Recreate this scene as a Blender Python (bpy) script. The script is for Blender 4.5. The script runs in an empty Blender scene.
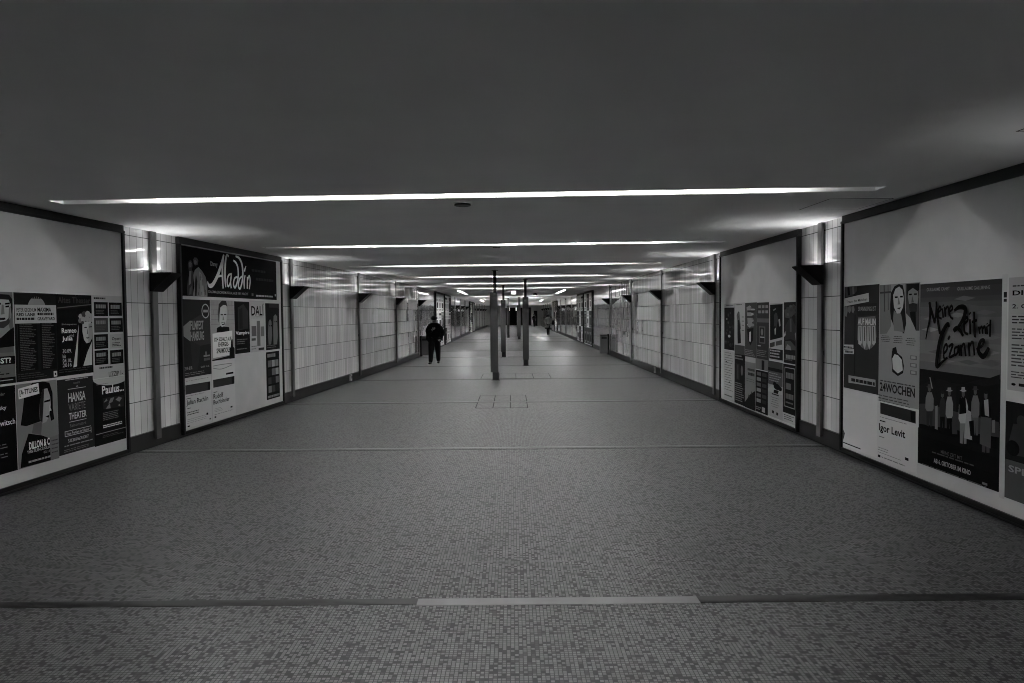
import bpy, bmesh, math, random
from mathutils import Vector, Matrix, Euler

random.seed(11)
scene = bpy.context.scene
COL = scene.collection
PI = math.pi

# ------------------------------------------------------------------ camera
F = 683.0                     # focal length in pixels of the 1024 px wide photograph (24 mm)
EYE = 1.75
CEIL = 2.90
RW = 4.07                     # right wall at x = +RW
PITCH = math.radians(2.0)
SHIFT_PX = 27.8 - F * math.tan(PITCH)
ROLL = -0.009
cam_data = bpy.data.cameras.new('camera')
cam = bpy.data.objects.new('camera', cam_data)
COL.objects.link(cam)
cam_data.sensor_width = 36.0
cam_data.lens = F * 36.0 / 1024.0
cam_data.shift_y = -SHIFT_PX / 1024.0
cam_data.clip_start = 0.05
cam_data.clip_end = 400
CROT = Matrix.Rotation(PI / 2 - PITCH, 3, 'X') @ Matrix.Rotation(ROLL, 3, 'Z')
cam.matrix_world = Matrix.Translation((0, 0, EYE)) @ CROT.to_4x4()
scene.camera = cam


def ray(px, py):
    v = Vector(((px - 512.0) / F, -(py - 341.5 + SHIFT_PX) / F, -1.0))
    return CROT @ v


# ------------------------------------------------------------------ materials
MATS = {}


def lin(g):
    return g ** 2.2


def mat(name, g, rough=0.6, spec=0.5, metal=0.0, noise=0.0, nscale=8.0):
    if name in MATS:
        return MATS[name]
    m = bpy.data.materials.new(name)
    m.use_nodes = True
    nt = m.node_tree
    b = nt.nodes['Principled BSDF']
    v = lin(g)
    b.inputs['Base Color'].default_value = (v, v, v, 1)
    b.inputs['Roughness'].default_value = rough
    b.inputs['Metallic'].default_value = metal
    b.inputs['Specular IOR Level'].default_value = spec
    if noise > 0:
        tc = nt.nodes.new('ShaderNodeTexCoord')
        nz = nt.nodes.new('ShaderNodeTexNoise')
        nz.inputs['Scale'].default_value = nscale
        nz.inputs['Detail'].default_value = 5
        mr = nt.nodes.new('ShaderNodeMapRange')
        mr.inputs['From Min'].default_value = 0.3
        mr.inputs['From Max'].default_value = 0.7
        mr.inputs['To Min'].default_value = v * (1 - noise)
        mr.inputs['To Max'].default_value = v * (1 + noise)
        nt.links.new(tc.outputs['Object'], nz.inputs['Vector'])
        nt.links.new(nz.outputs['Fac'], mr.inputs['Value'])
        nt.links.new(mr.outputs['Result'], b.inputs['Base Color'])
    MATS[name] = m
    return m


def emit(name, s):
    if name in MATS:
        return MATS[name]
    m = bpy.data.materials.new(name)
    m.use_nodes = True
    b = m.node_tree.nodes['Principled BSDF']
    b.inputs['Base Color'].default_value = (.8, .8, .8, 1)
    b.inputs['Emission Color'].default_value = (1, 1, 1, 1)
    b.inputs['Emission Strength'].default_value = s
    MATS[name] = m
    return m


def ink(g):
    k = int(round(max(0, min(1, g)) * 40))
    v = max(k / 40.0, 0.04)
    v = v * (.55 + .45 * min(1, v / .55)) * .97
    return mat('printed_grey_%02d' % k, v, 0.65, 0.05)


class N:                      # short-hand for node building
    def __init__(s, m):
        s.nt = m.node_tree

    def new(s, t, **kw):
        n = s.nt.nodes.new(t)
        for k, v in kw.items():
            setattr(n, k, v)
        return n

    def ln(s, a, b):
        s.nt.links.new(a, b)

    def math(s, op, a, b=None, c=None):
        n = s.new('ShaderNodeMath', operation=op)
        for i, q in enumerate((a, b, c)):
            if q is None:
                continue
            if isinstance(q, (int, float)):
                n.inputs[i].default_value = q
            else:
                s.ln(q, n.inputs[i])
        return n.outputs[0]

    def vmath(s, op, a, b=None):
        n = s.new('ShaderNodeVectorMath', operation=op)
        for i, q in enumerate((a, b)):
            if q is None:
                continue
            if isinstance(q, (tuple, list)):
                n.inputs[i].default_value = q
            else:
                s.ln(q, n.inputs[i])
        return n.outputs[0]

    def remap(s, v, a, b, c, d):
        n = s.new('ShaderNodeMapRange')
        s.ln(v, n.inputs['Value'])
        for k, q in zip(('From Min', 'From Max', 'To Min', 'To Max'), (a, b, c, d)):
            n.inputs[k].default_value = q
        return n.outputs['Result']


def tile_material():          # glazed upright wall tiles, each set a hair out of true
    m = bpy.data.materials.new('glazed_wall_tile')
    m.use_nodes = True
    n = N(m)
    b = m.node_tree.nodes['Principled BSDF']
    uv = n.new('ShaderNodeUVMap')
    sep = n.new('ShaderNodeSeparateXYZ')
    n.ln(uv.outputs[0], sep.inputs[0])
    TW, TH = 0.135, 0.43
    u = n.math('DIVIDE', sep.outputs[0], TW)
    v = n.math('DIVIDE', n.math('SUBTRACT', sep.outputs[1], 0.214), TH)
    iu, iv = n.math('FLOOR', u), n.math('FLOOR', v)
    fu, fv = n.math('FRACT', u), n.math('FRACT', v)
    comb = n.new('ShaderNodeCombineXYZ')
    n.ln(iu, comb.inputs[0]); n.ln(iv, comb.inputs[1])
    wn = n.new('ShaderNodeTexWhiteNoise', noise_dimensions='2D')
    n.ln(comb.outputs[0], wn.inputs['Vector'])
    # column tint (courses of one batch) + each tile's own tint
    wn2 = n.new('ShaderNodeTexWhiteNoise', noise_dimensions='1D')
    n.ln(iu, wn2.inputs['W'])
    tint = n.remap(wn.outputs['Value'], 0, 1, 0.86, 1.12)
    tint2 = n.remap(wn2.outputs['Value'], 0, 1, 0.93, 1.06)
    base = n.math('MULTIPLY', n.math('MULTIPLY', tint, tint2), TILE_ALBEDO)
    # joints
    eu = n.math('MULTIPLY', n.math('MINIMUM', fu, n.math('SUBTRACT', 1.0, fu)), TW)
    ev = n.math('MULTIPLY', n.math('MINIMUM', fv, n.math('SUBTRACT', 1.0, fv)), TH)
    ju = n.math('LESS_THAN', eu, 0.0030)
    jv = n.math('LESS_THAN', ev, 0.0050)
    j = n.math('MAXIMUM', ju, jv)
    mix = n.new('ShaderNodeMix', data_type='FLOAT')
    n.ln(j, mix.inputs[0]); n.ln(base, mix.inputs[2]); mix.inputs[3].default_value = 0.035
    n.ln(mix.outputs[0], b.inputs['Base Color'])
    rmix = n.new('ShaderNodeMix', data_type='FLOAT')
    n.ln(j, rmix.inputs[0]); rmix.inputs[2].default_value = 0.01; rmix.inputs[3].default_value = 0.9
    n.ln(rmix.outputs[0], b.inputs['Roughness'])
    # tilt of each tile
    geo = n.new('ShaderNodeNewGeometry')
    off = n.vmath('MULTIPLY', n.vmath('SUBTRACT', wn.outputs['Color'], (.5, .5, .5)), (.013, .013, .013))
    nz = n.new('ShaderNodeTexNoise')
    nz.inputs['Scale'].default_value = 9.0
    nz.inputs['Detail'].default_value = 1.0
    n.ln(uv.outputs[0], nz.inputs['Vector'])
    off2 = n.vmath('MULTIPLY', n.vmath('SUBTRACT', nz.outputs['Color'], (.5, .5, .5)), (.003, .003, .003))
    nn = n.vmath('NORMALIZE', n.vmath('ADD', n.vmath('ADD', geo.outputs['Normal'], off), off2))
    n.ln(nn, b.inputs['Normal'])
    n.ln(nn, b.inputs['Coat Normal'])
    b.inputs['Coat Weight'].default_value = 0.8
    b.inputs['Coat Roughness'].default_value = 0.01
    b.inputs['Coat IOR'].default_value = 1.6
    b.inputs['Specular IOR Level'].default_value = 0.9
    return m


def mosaic_material():        # 2 cm floor mosaic, light, mid and dark chips at random
    m = bpy.data.materials.new('floor_mosaic')
    m.use_nodes = True
    n = N(m)
    b = m.node_tree.nodes['Principled BSDF']
    tc = n.new('ShaderNodeTexCoord')
    geo0 = n.new('ShaderNodeNewGeometry')
    sep = n.new('ShaderNodeSeparateXYZ')
    n.ln(geo0.outputs['Position'], sep.inputs[0])
    T = 0.0212
    u = n.math('DIVIDE', sep.outputs[0], T)
    v = n.math('DIVIDE', sep.outputs[1], T)
    iu, iv = n.math('FLOOR', u), n.math('FLOOR', v)
    fu, fv = n.math('FRACT', u), n.math('FRACT', v)
    comb = n.new('ShaderNodeCombineXYZ')
    n.ln(iu, comb.inputs[0]); n.ln(iv, comb.inputs[1])
    wn = n.new('ShaderNodeTexWhiteNoise', noise_dimensions='2D')
    n.ln(comb.outputs[0], wn.inputs['Vector'])
    ramp = n.new('ShaderNodeValToRGB')
    ramp.color_ramp.interpolation = 'CONSTANT'
    els = ramp.color_ramp.elements
    els[0].position = 0; els[0].color = (FL * .10,) * 3 + (1,)
    els[1].position = .16; els[1].color = (FL * .40,) * 3 + (1,)
    for p, c in ((.27, 1.1), (.5, 1.25), (.72, 1.4), (.9, 1.6)):
        e = els.new(p); e.color = (FL * c,) * 3 + (1,)
    n.ln(wn.outputs['Value'], ramp.inputs[0])
    e = n.math('MINIMUM', n.math('MINIMUM', fu, n.math('SUBTRACT', 1.0, fu)),
               n.math('MINIMUM', fv, n.math('SUBTRACT', 1.0, fv)))
    j = n.math('LESS_THAN', e, 0.10)
    mix = n.new('ShaderNodeMix', data_type='RGBA')
    n.ln(j, mix.inputs[0]); n.ln(ramp.outputs[0], mix.inputs[6])
    mix.inputs[7].default_value = (FL * .10,) * 3 + (1,)
    # worn / grimy broad patches
    nz = n.new('ShaderNodeTexNoise')
    nz.inputs['Scale'].default_value = 0.6
    nz.inputs['Detail'].default_value = 6
    n.ln(geo0.outputs['Position'], nz.inputs['Vector'])
    k = n.remap(nz.outputs['Fac'], .3, .7, .9, 1.08)
    mul = n.vmath('SCALE', mix.outputs[2])
    sc = mul.node
    n.ln(k, sc.inputs['Scale'])
    n.ln(sc.outputs[0], b.inputs['Base Color'])
    off = n.vmath('MULTIPLY', n.vmath('SUBTRACT', wn.outputs['Color'], (.5, .5, .5)), (.03, .03, .0))
    nn = n.vmath('NORMALIZE', n.vmath('ADD', geo0.outputs['Normal'], off))
    n.ln(nn, b.inputs['Normal'])
    b.inputs['Roughness'].default_value = 0.42
    b.inputs['Specular IOR Level'].default_value = 0.45
    return m


TILE_ALBEDO = 0.56
FL = 0.115
M_TILE = tile_material()
M_MOSAIC = mosaic_material()
M_CEIL = mat('matt_ceiling_paint', 0.87, 0.75, 0.3, noise=0.03, nscale=1.5)
M_TROUGH = mat('white_enamel', 0.93, 0.5)
M_BASE = mat('dark_baseboard', 0.14, 0.45, 0.4, noise=0.15)
M_BLACK = mat('black_lacquer', 0.04, 0.6, 0.2)
M_FRAME = mat('black_anodised_frame', 0.10, 0.5, 0.2)
M_RAIL = mat('dark_top_rail', 0.19, 0.6, 0.3)
M_POST = mat('brushed_grey_steel', 0.38, 0.38, 0.5, metal=0.6)
M_PAPER = mat('pasted_paper_backing', 0.68, 0.6, 0.3, noise=0.05, nscale=3)
M_CASING = mat('grey_column_casing', 0.25, 0.5, 0.4)
M_BIN = mat('grey_bin_sheet', 0.36, 0.5, 0.4)
M_STEEL = mat('dark_steel_column', 0.13, 0.5, 0.4)
M_STRIP = mat('metal_joint_strip', 0.52, 0.33, 0.5, metal=0.85, noise=0.12, nscale=6)
M_STRIPD = mat('darker_joint_strip', 0.28, 0.36, 0.5, metal=0.85, noise=0.12, nscale=6)  # darker copy of the strip metal; on the near strip it paints weaker reflection
M_SEAM = mat('dark_seam', 0.12, 0.8)
M_SKIN = mat('skin', 0.34, 0.5)
M_DARKC = mat('black_cloth', 0.09, 0.9, 0.15)
M_GREYC = mat('light_grey_cloth', 0.48, 0.9, 0.2)
M_HAIR = mat('dark_hair', 0.08, 0.6, 0.3)
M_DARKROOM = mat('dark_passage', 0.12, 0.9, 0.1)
M_ENDWALL = mat('grey_end_wall', 0.62, 0.7, 0.3, noise=0.1, nscale=1)
M_TUBE = emit('fluorescent_tube', 86.0)
M_SCONCE = emit('sconce_lamp', 250.0)
M_SCONCE_DIM = emit('dimmed_sconce_lamp', 75.0)  # sconces outside the frame, dimmed to weaken their pool on the ceiling
M_SIGN = emit('lit_sign', 1.3)


# ------------------------------------------------------------------ mesh helpers
def link(name, bm, m=None, parent=None, smooth=False):
    me = bpy.data.meshes.new(name)
    bm.to_mesh(me)
    bm.free()
    if m:
        for q in (m if isinstance(m, (list, tuple)) else [m]):
            me.materials.append(q)
    if smooth:
        for p in me.polygons:
            p.use_smooth = True
    o = bpy.data.objects.new(name, me)
    COL.objects.link(o)
    if parent:
        o.parent = parent
    return o


def tag(o, label=None, cat=None, group=None, kind=None):
    if label: o['label'] = label
    if cat: o['category'] = cat
    if group: o['group'] = group
    if kind: o['kind'] = kind
    return o


def empty(name, loc, rz=0.0):
    o = bpy.data.objects.new(name, None)
    o.empty_display_size = 0.1
    o.location = loc
    o.rotation_euler = (0, 0, rz)
    COL.objects.link(o)
    return o


def box(bm, x0, x1, y0, y1, z0, z1, mi=0):
    vs = [bm.verts.new(p) for p in ((x0, y0, z0), (x1, y0, z0), (x1, y1, z0), (x0, y1, z0),
                                    (x0, y0, z1), (x1, y0, z1), (x1, y1, z1), (x0, y1, z1))]
    for f in ((3, 2, 1, 0), (4, 5, 6, 7), (0, 1, 5, 4), (1, 2, 6, 5), (2, 3, 7, 6), (3, 0, 4, 7)):
        q = bm.faces.new([vs[i] for i in f])
        q.material_index = mi
    return vs


def bevel(bm, w=0.004, seg=2):
    bmesh.ops.bevel(bm, geom=list(bm.edges), offset=w, segments=seg, affect='EDGES', clamp_overlap=True)


def prism(bm, prof, a0, a1, axis='x'):
    """closed outline prof (2-D) extruded between a0 and a1 along an axis"""
    def P(a, q):
        return (a, q[0], q[1]) if axis == 'x' else ((q[0], a, q[1]) if axis == 'y' else (q[0], q[1], a))
    A = [bm.verts.new(P(a0, q)) for q in prof]
    B = [bm.verts.new(P(a1, q)) for q in prof]
    k = len(prof)
    for i in range(k):
        bm.faces.new((A[i], A[(i + 1) % k], B[(i + 1) % k], B[i]))
    bm.faces.new(A[::-1]); bm.faces.new(B)
    bmesh.ops.recalc_face_normals(bm, faces=bm.faces)


def cyl(bm, p0, p1, r, n=14):
    p0, p1 = Vector(p0), Vector(p1)
    d = (p1 - p0)
    q = d.to_track_quat('Z', 'Y').to_matrix().to_4x4()
    bmesh.ops.create_cone(bm, cap_ends=True, segments=n, radius1=r, radius2=r, depth=d.length,
                          matrix=Matrix.Translation((p0 + p1) / 2) @ q)


# ------------------------------------------------------------------ the setting
LEFT = [(-4.0, -5.855), (9.23, -4.853), (13.87, -4.497), (18.64, -4.19), (23.45, -3.99), (28.05, -3.86),
        (33.0, -3.80), (70.0, -3.78), (96.0, -3.42)]   # (y, x) of the left wall: the passage narrows
END = 96.0
BACK = -4.0


def lx(y):
    for (y0, x0), (y1, x1) in zip(LEFT, LEFT[1:]):
        if y <= y1:
            return x0 + (x1 - x0) * (y - y0) / (y1 - y0)
    return LEFT[-1][1]


def lang(y):                  # direction of the left wall (rotation of its local frame)
    for (y0, x0), (y1, x1) in zip(LEFT, LEFT[1:]):
        if y <= y1:
            return PI / 2 - math.atan2(x1 - x0, y1 - y0)
    return PI / 2


def wall_mesh(name, pts, side, z0, z1, thick, m):
    """pts (x,y) along the wall, seen from the passage; solid wall with a metre-based UV"""
    bm = bmesh.new()
    uvl = bm.loops.layers.uv.new('UVMap')
    acc = 0.0
    prev = None
    fr, bk = [], []
    for i, (x, y) in enumerate(pts):
        if prev:
            acc += math.hypot(x - prev[0], y - prev[1])
        prev = (x, y)
        xo = x + side * thick
        fr.append((bm.verts.new((x, y, z0)), bm.verts.new((x, y, z1)), acc))
        bk.append((bm.verts.new((xo, y, z0)), bm.verts.new((xo, y, z1)), acc))

    def q(vs, uvs):
        f = bm.faces.new(vs)
        for l, w in zip(f.loops, uvs):
            l[uvl].uv = w
    for i in range(len(pts) - 1):
        a, b, c, d = fr[i], fr[i + 1], bk[i], bk[i + 1]
        ua, ub = a[2], b[2]
        q([a[0], b[0], b[1], a[1]], [(ua, z0), (ub, z0), (ub, z1), (ua, z1)])
        q([c[0], c[1], d[1], d[0]], [(ua, z0), (ua, z1), (ub, z1), (ub, z0)])
        q([a[1], b[1], d[1], c[1]], [(ua, z1), (ub, z1), (ub, z1), (ua, z1)])
        q([a[0], c[0], d[0], b[0]], [(ua, z0), (ua, z0), (ub, z0), (ub, z0)])
    for e in (0, -1):
        a, c = fr[e], bk[e]
        q([a[0], a[1], c[1], c[0]], [(a[2], z0), (a[2], z1), (a[2], z1), (a[2], z0)])
    bmesh.ops.recalc_face_normals(bm, faces=bm.faces)
    o = link(name, bm, m)
    tag(o, kind='structure')
    return o


left_pts = [(x, y) for y, x in LEFT]
right_pts = [(RW, BACK), (RW, END)]
wall_mesh('wall_left', left_pts, -1, 0, CEIL, 0.2, M_TILE)
wall_mesh('wall_right', right_pts, 1, 0, CEIL, 0.2, M_TILE)
wall_mesh('baseboard_left', [(x + 0.018, y) for x, y in left_pts], -1, 0, 0.214, 0.017, M_BASE)
wall_mesh('baseboard_right', [(x - 0.018, y) for x, y in right_pts], 1, 0, 0.214, 0.017, M_BASE)

bm = bmesh.new()
box(bm, -6.2, RW + 0.2, BACK, END + 8, -0.15, 0.0)
tag(link('floor', bm, M_MOSAIC), kind='structure')

# ceiling with the cut-outs of its light troughs
THETA = 0.045
SLOTW = 0.22
slot_y = [1.9, 6.66, 11.4, 16.15, 21.05, 25.9, 30.9, None, 44.9, 49.6, 54.2, None, 70.0, 75.0, 80.0, 85.0, 90.0]
long_sets = [(33.6, 40.2), (57.4, 65.4)]


def slot_ends(y):
    return lx(y) + 0.5, 3.50


def slot_corners(y):
    x0, x1 = slot_ends(y)
    c, s = math.cos(THETA), math.sin(THETA)
    # rotated about (0.0, y): the right end comes nearer
    def R(x, d):
        return (x * c + d * s, y - x * s + d * c)
    return R(x0, -SLOTW / 2), R(x1, -SLOTW / 2), R(x1, SLOTW / 2), R(x0, SLOTW / 2)


bm = bmesh.new()


def cq(pts):
    bm.faces.new([bm.verts.new((p[0], p[1], CEIL)) for p in pts])


def ring(outer, inner):
    for i in range(4):
        j = (i + 1) % 4
        cq([outer[i], outer[j], inner[j], inner[i]])


XL, XR = -6.2, RW + 0.2
bands = []
y_prev = BACK
li = 0
items = []
for i, y in enumerate(slot_y):
    if y is None:
        items.append(('long', long_sets[li])); li += 1
    else:
        items.append(('slot', y))
mids = [BACK]
for (k0, a), (k1, b) in zip(items, items[1:]):
    ea = a + .4 if k0 == 'slot' else a[1] + .3
    eb = b - .4 if k1 == 'slot' else b[0] - .3
    mids.append((ea + eb) / 2)
mids.append(END + 8)
LONGX = 2.62
for (k, v), y0, y1 in zip(items, mids, mids[1:]):
    if k == 'slot':
        ring([(XL, y0), (XR, y0), (XR, y1), (XL, y1)], slot_corners(v))
    else:
        for sx, xa, xb in ((-1, XL, 0), (1, 0, XR)):
            c = sx * LONGX
            ring([(xa, y0), (xb, y0), (xb, y1), (xa, y1)],
                 [(c - .07, v[0]), (c + .07, v[0]), (c + .07, v[1]), (c - .07, v[1])])
bmesh.ops.remove_doubles(bm, verts=bm.verts, dist=1e-5)
bmesh.ops.recalc_face_normals(bm, faces=bm.faces)
for f in bm.faces:
    if f.normal.z > 0:
        f.normal_flip()
tag(link('ceiling', bm, M_CEIL), kind='structure')

ORD = ['nearest', 'second', 'third', 'fourth', 'fifth', 'sixth', 'seventh', 'eighth', 'ninth', 'tenth', 'eleventh',
       'twelfth', 'thirteenth', 'fourteenth', 'fifteenth']


def trough(name, w, L, label, group, tubes, inset):
    """light trough: x along its length, open below; origin in the ceiling plane"""
    t = empty(name, (0, 0, 0))
    tag(t, label, 'light', group)
    b = bmesh.new()
    D, th = 0.13, 0.004
    hw, hl = w / 2, L / 2
    # folded sheet housing: profile with thickness, plus end plates
    prof = [(-hw, 0), (-hw, D), (hw, D), (hw, 0), (hw + th, 0), (hw + th, D + th), (-hw - th, D + th), (-hw - th, 0)]
    prism(b, prof, -hl, hl, 'x')
    for s in (-1, 1):
        box(b, min(s * hl, s * (hl + th)), max(s * hl, s * (hl + th)), -hw - th, hw + th, 0, D + th)
    link('housing', b, M_TROUGH, t)
    span = L - 2 * inset
    n = tubes
    for i in range(n):
        a = -span / 2 + span * i / n + .03
        e = -span / 2 + span * (i + 1) / n - .03
        b = bmesh.new()
        cyl(b, (a, 0, 0.085), (e, 0, 0.085), 0.013, 8)
        link('tube', b, M_TUBE, t)
    return t


si = 0
for k, v in items:
    if k == 'slot':
        x0, x1 = slot_ends(v)
        cx = (x0 + x1) / 2
        out = v < 3
        lab = ('recessed fluorescent light slot across the ceiling, %s of the crosswise slots' %
               ('above the camera, nearest' if out else ORD[si] + ' from the camera'))
        t = trough('ceiling_light', SLOTW, x1 - x0, lab, 'crosswise ceiling light slots', 5 if v < 32 else 3, 2.6 if out else 0.85)  # unseen nearest slot: tubes cut short so the near corners stay darker
        t.location = (cx * math.cos(THETA), v - cx * math.sin(THETA), CEIL)
        t.rotation_euler.z = -THETA
        if not out:
            si += 1
    else:
        for s, sn in ((-1, 'left'), (1, 'right')):
            far = v[0] > 50
            t = trough('ceiling_light', 0.14, v[1] - v[0],
                       'lengthwise ceiling light slot along the %s side %s' %
                       (sn, 'deep down the passage' if far else 'by the middle pair of billboards'),
                       'lengthwise ceiling light slots', 2, 0.3)
            t.location = (s * LONGX, (v[0] + v[1]) / 2, CEIL)
            t.rotation_euler.z = PI / 2

# end wall with a wide dark opening and a side door
bm = bmesh.new()
XA, XB, HO = -0.95, 2.75, 2.62
box(bm, -6.2, XA, END, END + .3, 0, CEIL)
box(bm, XB, RW + .2, END, END + .3, 0, CEIL)
box(bm, XA, XB, END, END + .3, HO, CEIL)
tag(link('wall_end', bm, M_ENDWALL), kind='structure')
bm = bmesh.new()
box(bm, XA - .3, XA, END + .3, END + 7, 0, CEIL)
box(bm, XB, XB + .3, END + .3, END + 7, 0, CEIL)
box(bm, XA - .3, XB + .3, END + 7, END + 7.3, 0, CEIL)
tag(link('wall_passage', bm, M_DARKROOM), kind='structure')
d = empty('door_1', (3.35, END - .01, 0)); tag(d, kind='structure')
bm = bmesh.new(); box(bm, -.2, .2, -.03, 0.0, 0.02, 2.1); bevel(bm); link('door_leaf', bm, M_BLACK, d)
bm = bmesh.new()
box(bm, -.25, -.2, -.04, 0, 0, 2.15); box(bm, .2, .25, -.04, 0, 0, 2.15); box(bm, -.25, .25, -.04, 0, 2.1, 2.15)
link('door_frame', bm, M_STEEL, d)
bm = bmesh.new(); cyl(bm, (-.14, -.03, 1.05), (-.14, -.08, 1.05), .012); cyl(bm, (-.14, -.08, 1.05), (-.04, -.08, 1.05), .01)
link('door_handle', bm, M_POST, d)

# ------------------------------------------------------------------ wall posts and wedge sconces
def wall_post(side, y, label):
    if side == 'R':
        t = empty('wall_post', (RW, y, 0), -PI / 2)
    else:
        t = empty('wall_post', (lx(y), y, 0), lang(y))
    tag(t, label, 'post', 'flat steel posts on the tiled walls')
    b = bmesh.new()           # U-shaped channel standing a little off the tiles
    w, d, th = 0.055, 0.035, 0.004
    prof = [(-w, -.052), (w, -.052), (w, -.052 + d), (w - th, -.052 + d), (w - th, -.052 + th), (-w + th, -.052 + th),
            (-w + th, -.052 + d), (-w, -.052 + d)]
    prism(b, prof, 0.10, CEIL - .005, 'z')
    link('channel', b, M_POST, t)
    for z in (0.16, 1.2, CEIL - .12):
        b = bmesh.new(); box(b, -.03, .03, -.018, 0.0, z - .03, z + .03); link('bracket', b, M_STEEL, t)
    return t


def sconce(side, y, label):
    if side == 'R':
        t = empty('wall_sconce', (RW, y, 2.09), -PI / 2)
    else:
        t = empty('wall_sconce', (lx(y), y, 2.09), lang(y))
    tag(t, label, 'lamp', 'black wedge sconces on the wall posts')
    w, P, H, th = 0.13, 0.30, 0.25, 0.006
    y0 = -0.054
    b = bmesh.new()           # open-topped wedge: two triangular cheeks, back plate, sloping front
    for s in (-1, 1):
        x0, x1 = sorted((s * w, s * (w - th)))
        prism(b, [(y0, 0), (y0 - .03, 0), (y0 - P, H - .015), (y0 - P, H), (y0, H)], x0, x1, 'x')
    prism(b, [(y0 - .03, 0), (y0 - P, H - .015), (y0 - P, H), (y0 - P + th, H), (y0 - P + th, H - .012), (y0 - .026, th), (y0, th), (y0, 0)],
          -w + th, w - th, 'x')
    box(b, -w + th, w - th, y0 - th, y0, th, H)
    link('shade', b, M_BLACK, t)
    b = bmesh.new()
    cyl(b, (-w + .04, y0 - .12, H - .085), (w - .04, y0 - .12, H - .085), .016, 10)
    link('lamp_tube', b, M_SCONCE_DIM if y < 5 else M_SCONCE, t)
    return t


R_ST = [4.25, 8.94, 13.63, 18.47, 23.07, 28.2, 46.6, 51.7, 57.0, 73.0, 78.0, 83.0, 88.0]
L_ST = [4.45, 9.23, 13.87, 18.64, 23.45, 28.05, 45.9, 50.7, 55.5, 73.0, 78.0, 83.0, 88.0]
for side, st in (('R', R_ST), ('L', L_ST)):
    wn = 'right' if side == 'R' else 'left'
    for i, y in enumerate(st):
        if y < 5:
            sp = 'beside the camera, outside the tile strip'
        elif i <= 5:
            sp = ['', 'between the two near billboards', 'just past the second billboard', 'in the middle of the long tiled stretch',
                  'next to last before the waste bin', 'by the waste bin'][i]
        elif i <= 8:
            sp = '%s beyond the mid-passage billboards' % ORD[i - 6].replace('nearest', 'first')
        else:
            sp = '%s of the farthest run before the end wall' % ORD[i - 9].replace('nearest', 'first')
        wall_post(side, y, 'steel post on the %s wall, %s' % (wn, sp))
        sconce(side, y, 'black wedge sconce on the %s wall, %s' % (wn, sp))

# small grey outlet boxes low on the baseboards
for side, y, lab in (('L', 17.75, 'small pale outlet box on the left baseboard'),
                     ('R', 19.25, 'small pale outlet box on the right baseboard')):
    x = lx(y) + .018 if side == 'L' else RW - .018
    t = empty('outlet_box', (x, y, 0.04), lang(y) if side == 'L' else -PI / 2)
    tag(t, lab, 'outlet', 'outlet boxes on the baseboards')
    b = bmesh.new(); box(b, -.06, .06, -.045, 0, 0, .17); bevel(b, .006); link('cover', b, M_PAPER, t)
    b = bmesh.new(); box(b, -.035, .035, -.05, -.045, .06, .13); bevel(b, .002); link('flap', b, M_POST, t)


# ------------------------------------------------------------------ billboards
class Panel:
    def __init__(s, side, y_near, y_far, label, z0=0.085, z1=2.80):
        s.side = side
        if side == 'R':
            s.o = Vector((RW, y_far, 0)); s.rz = -PI / 2; s.w = y_far - y_near
        else:
            a = Vector((lx(y_near), y_near, 0)); e = Vector((lx(y_far), y_far, 0))
            s.o = a; s.rz = math.atan2((e - a).y, (e - a).x); s.w = (e - a).length
        s.M = Matrix.Translation(s.o) @ Matrix.Rotation(s.rz, 4, 'Z')
        s.Mi = s.M.inverted()
        s.front = 0.040
        s.z0, s.z1 = z0, z1
        t = empty('billboard', s.o, s.rz)
        tag(t, label, 'billboard', 'poster billboards along the walls')
        fw, W = 0.045, s.w
        b = bmesh.new(); box(b, fw * .5, W - fw * .5, -s.front, -0.001, z0, z1); link('board', b, M_PAPER, t)
        b = bmesh.new()
        d = 0.065
        for x0, x1, za, zb in ((0, fw, z0 - fw, z1), (W - fw, W, z0 - fw, z1), (fw, W - fw, z0 - fw, z0)):
            box(b, x0, x1, -d, -.001, za, zb)
        bevel(b, .004, 1)
        link('frame', b, M_FRAME, t)
        b = bmesh.new()
        prism(b, [(-.001, z1), (-.068, z1), (-.068, z1 + .03), (-.05, z1 + .034), (-.05, CEIL - .003), (-.001, CEIL - .003)], 0, W, 'x')
        link('top_rail', b, M_RAIL, t)

    def hit(s, px, py):
        """pixel of the photograph -> (u, z) on the board's front face"""
        o = s.Mi @ Vector((0, 0, EYE))
        d = s.Mi.to_3x3() @ ray(px, py)
        k = (-s.front - o.y) / d.y
        p = o + d * k
        return p.x, p.z


PR1 = Panel('R', 4.78, 8.34, 'near right billboard with a large film poster and a tall blank top')
PR2 = Panel('R', 9.60, 13.20, 'second right billboard with two rows of six narrow posters')
PL1 = Panel('L', 5.00, 8.60, 'near left billboard with two rows of dark concert posters')
PL2 = Panel('L', 9.82, 13.38, 'second left billboard topped by a wide dark musical banner')
PFR = [Panel('R', 34.3, 38.1, 'right mid-passage billboard, nearer of the pair'), Panel('R', 38.6, 42.2, 'right mid-passage billboard, farther of the pair')]
PFL = [Panel('L', 33.9, 37.8, 'left mid-passage billboard, nearer of the pair'), Panel('L', 38.4, 42.1, 'left mid-passage billboard, farther of the pair')]
PER = [Panel('R', 61.2, 64.8, 'right far billboard beyond the woman in the pale coat, nearer of two'), Panel('R', 65.3, 68.9, 'right far billboard beyond the woman in the pale coat, farther of two')]
PEL = [Panel('L', 61.2, 64.8, 'left far billboard deep in the passage, nearer of two'), Panel('L', 65.3, 68.9, 'left far billboard deep in the passage, farther of two')]

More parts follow.
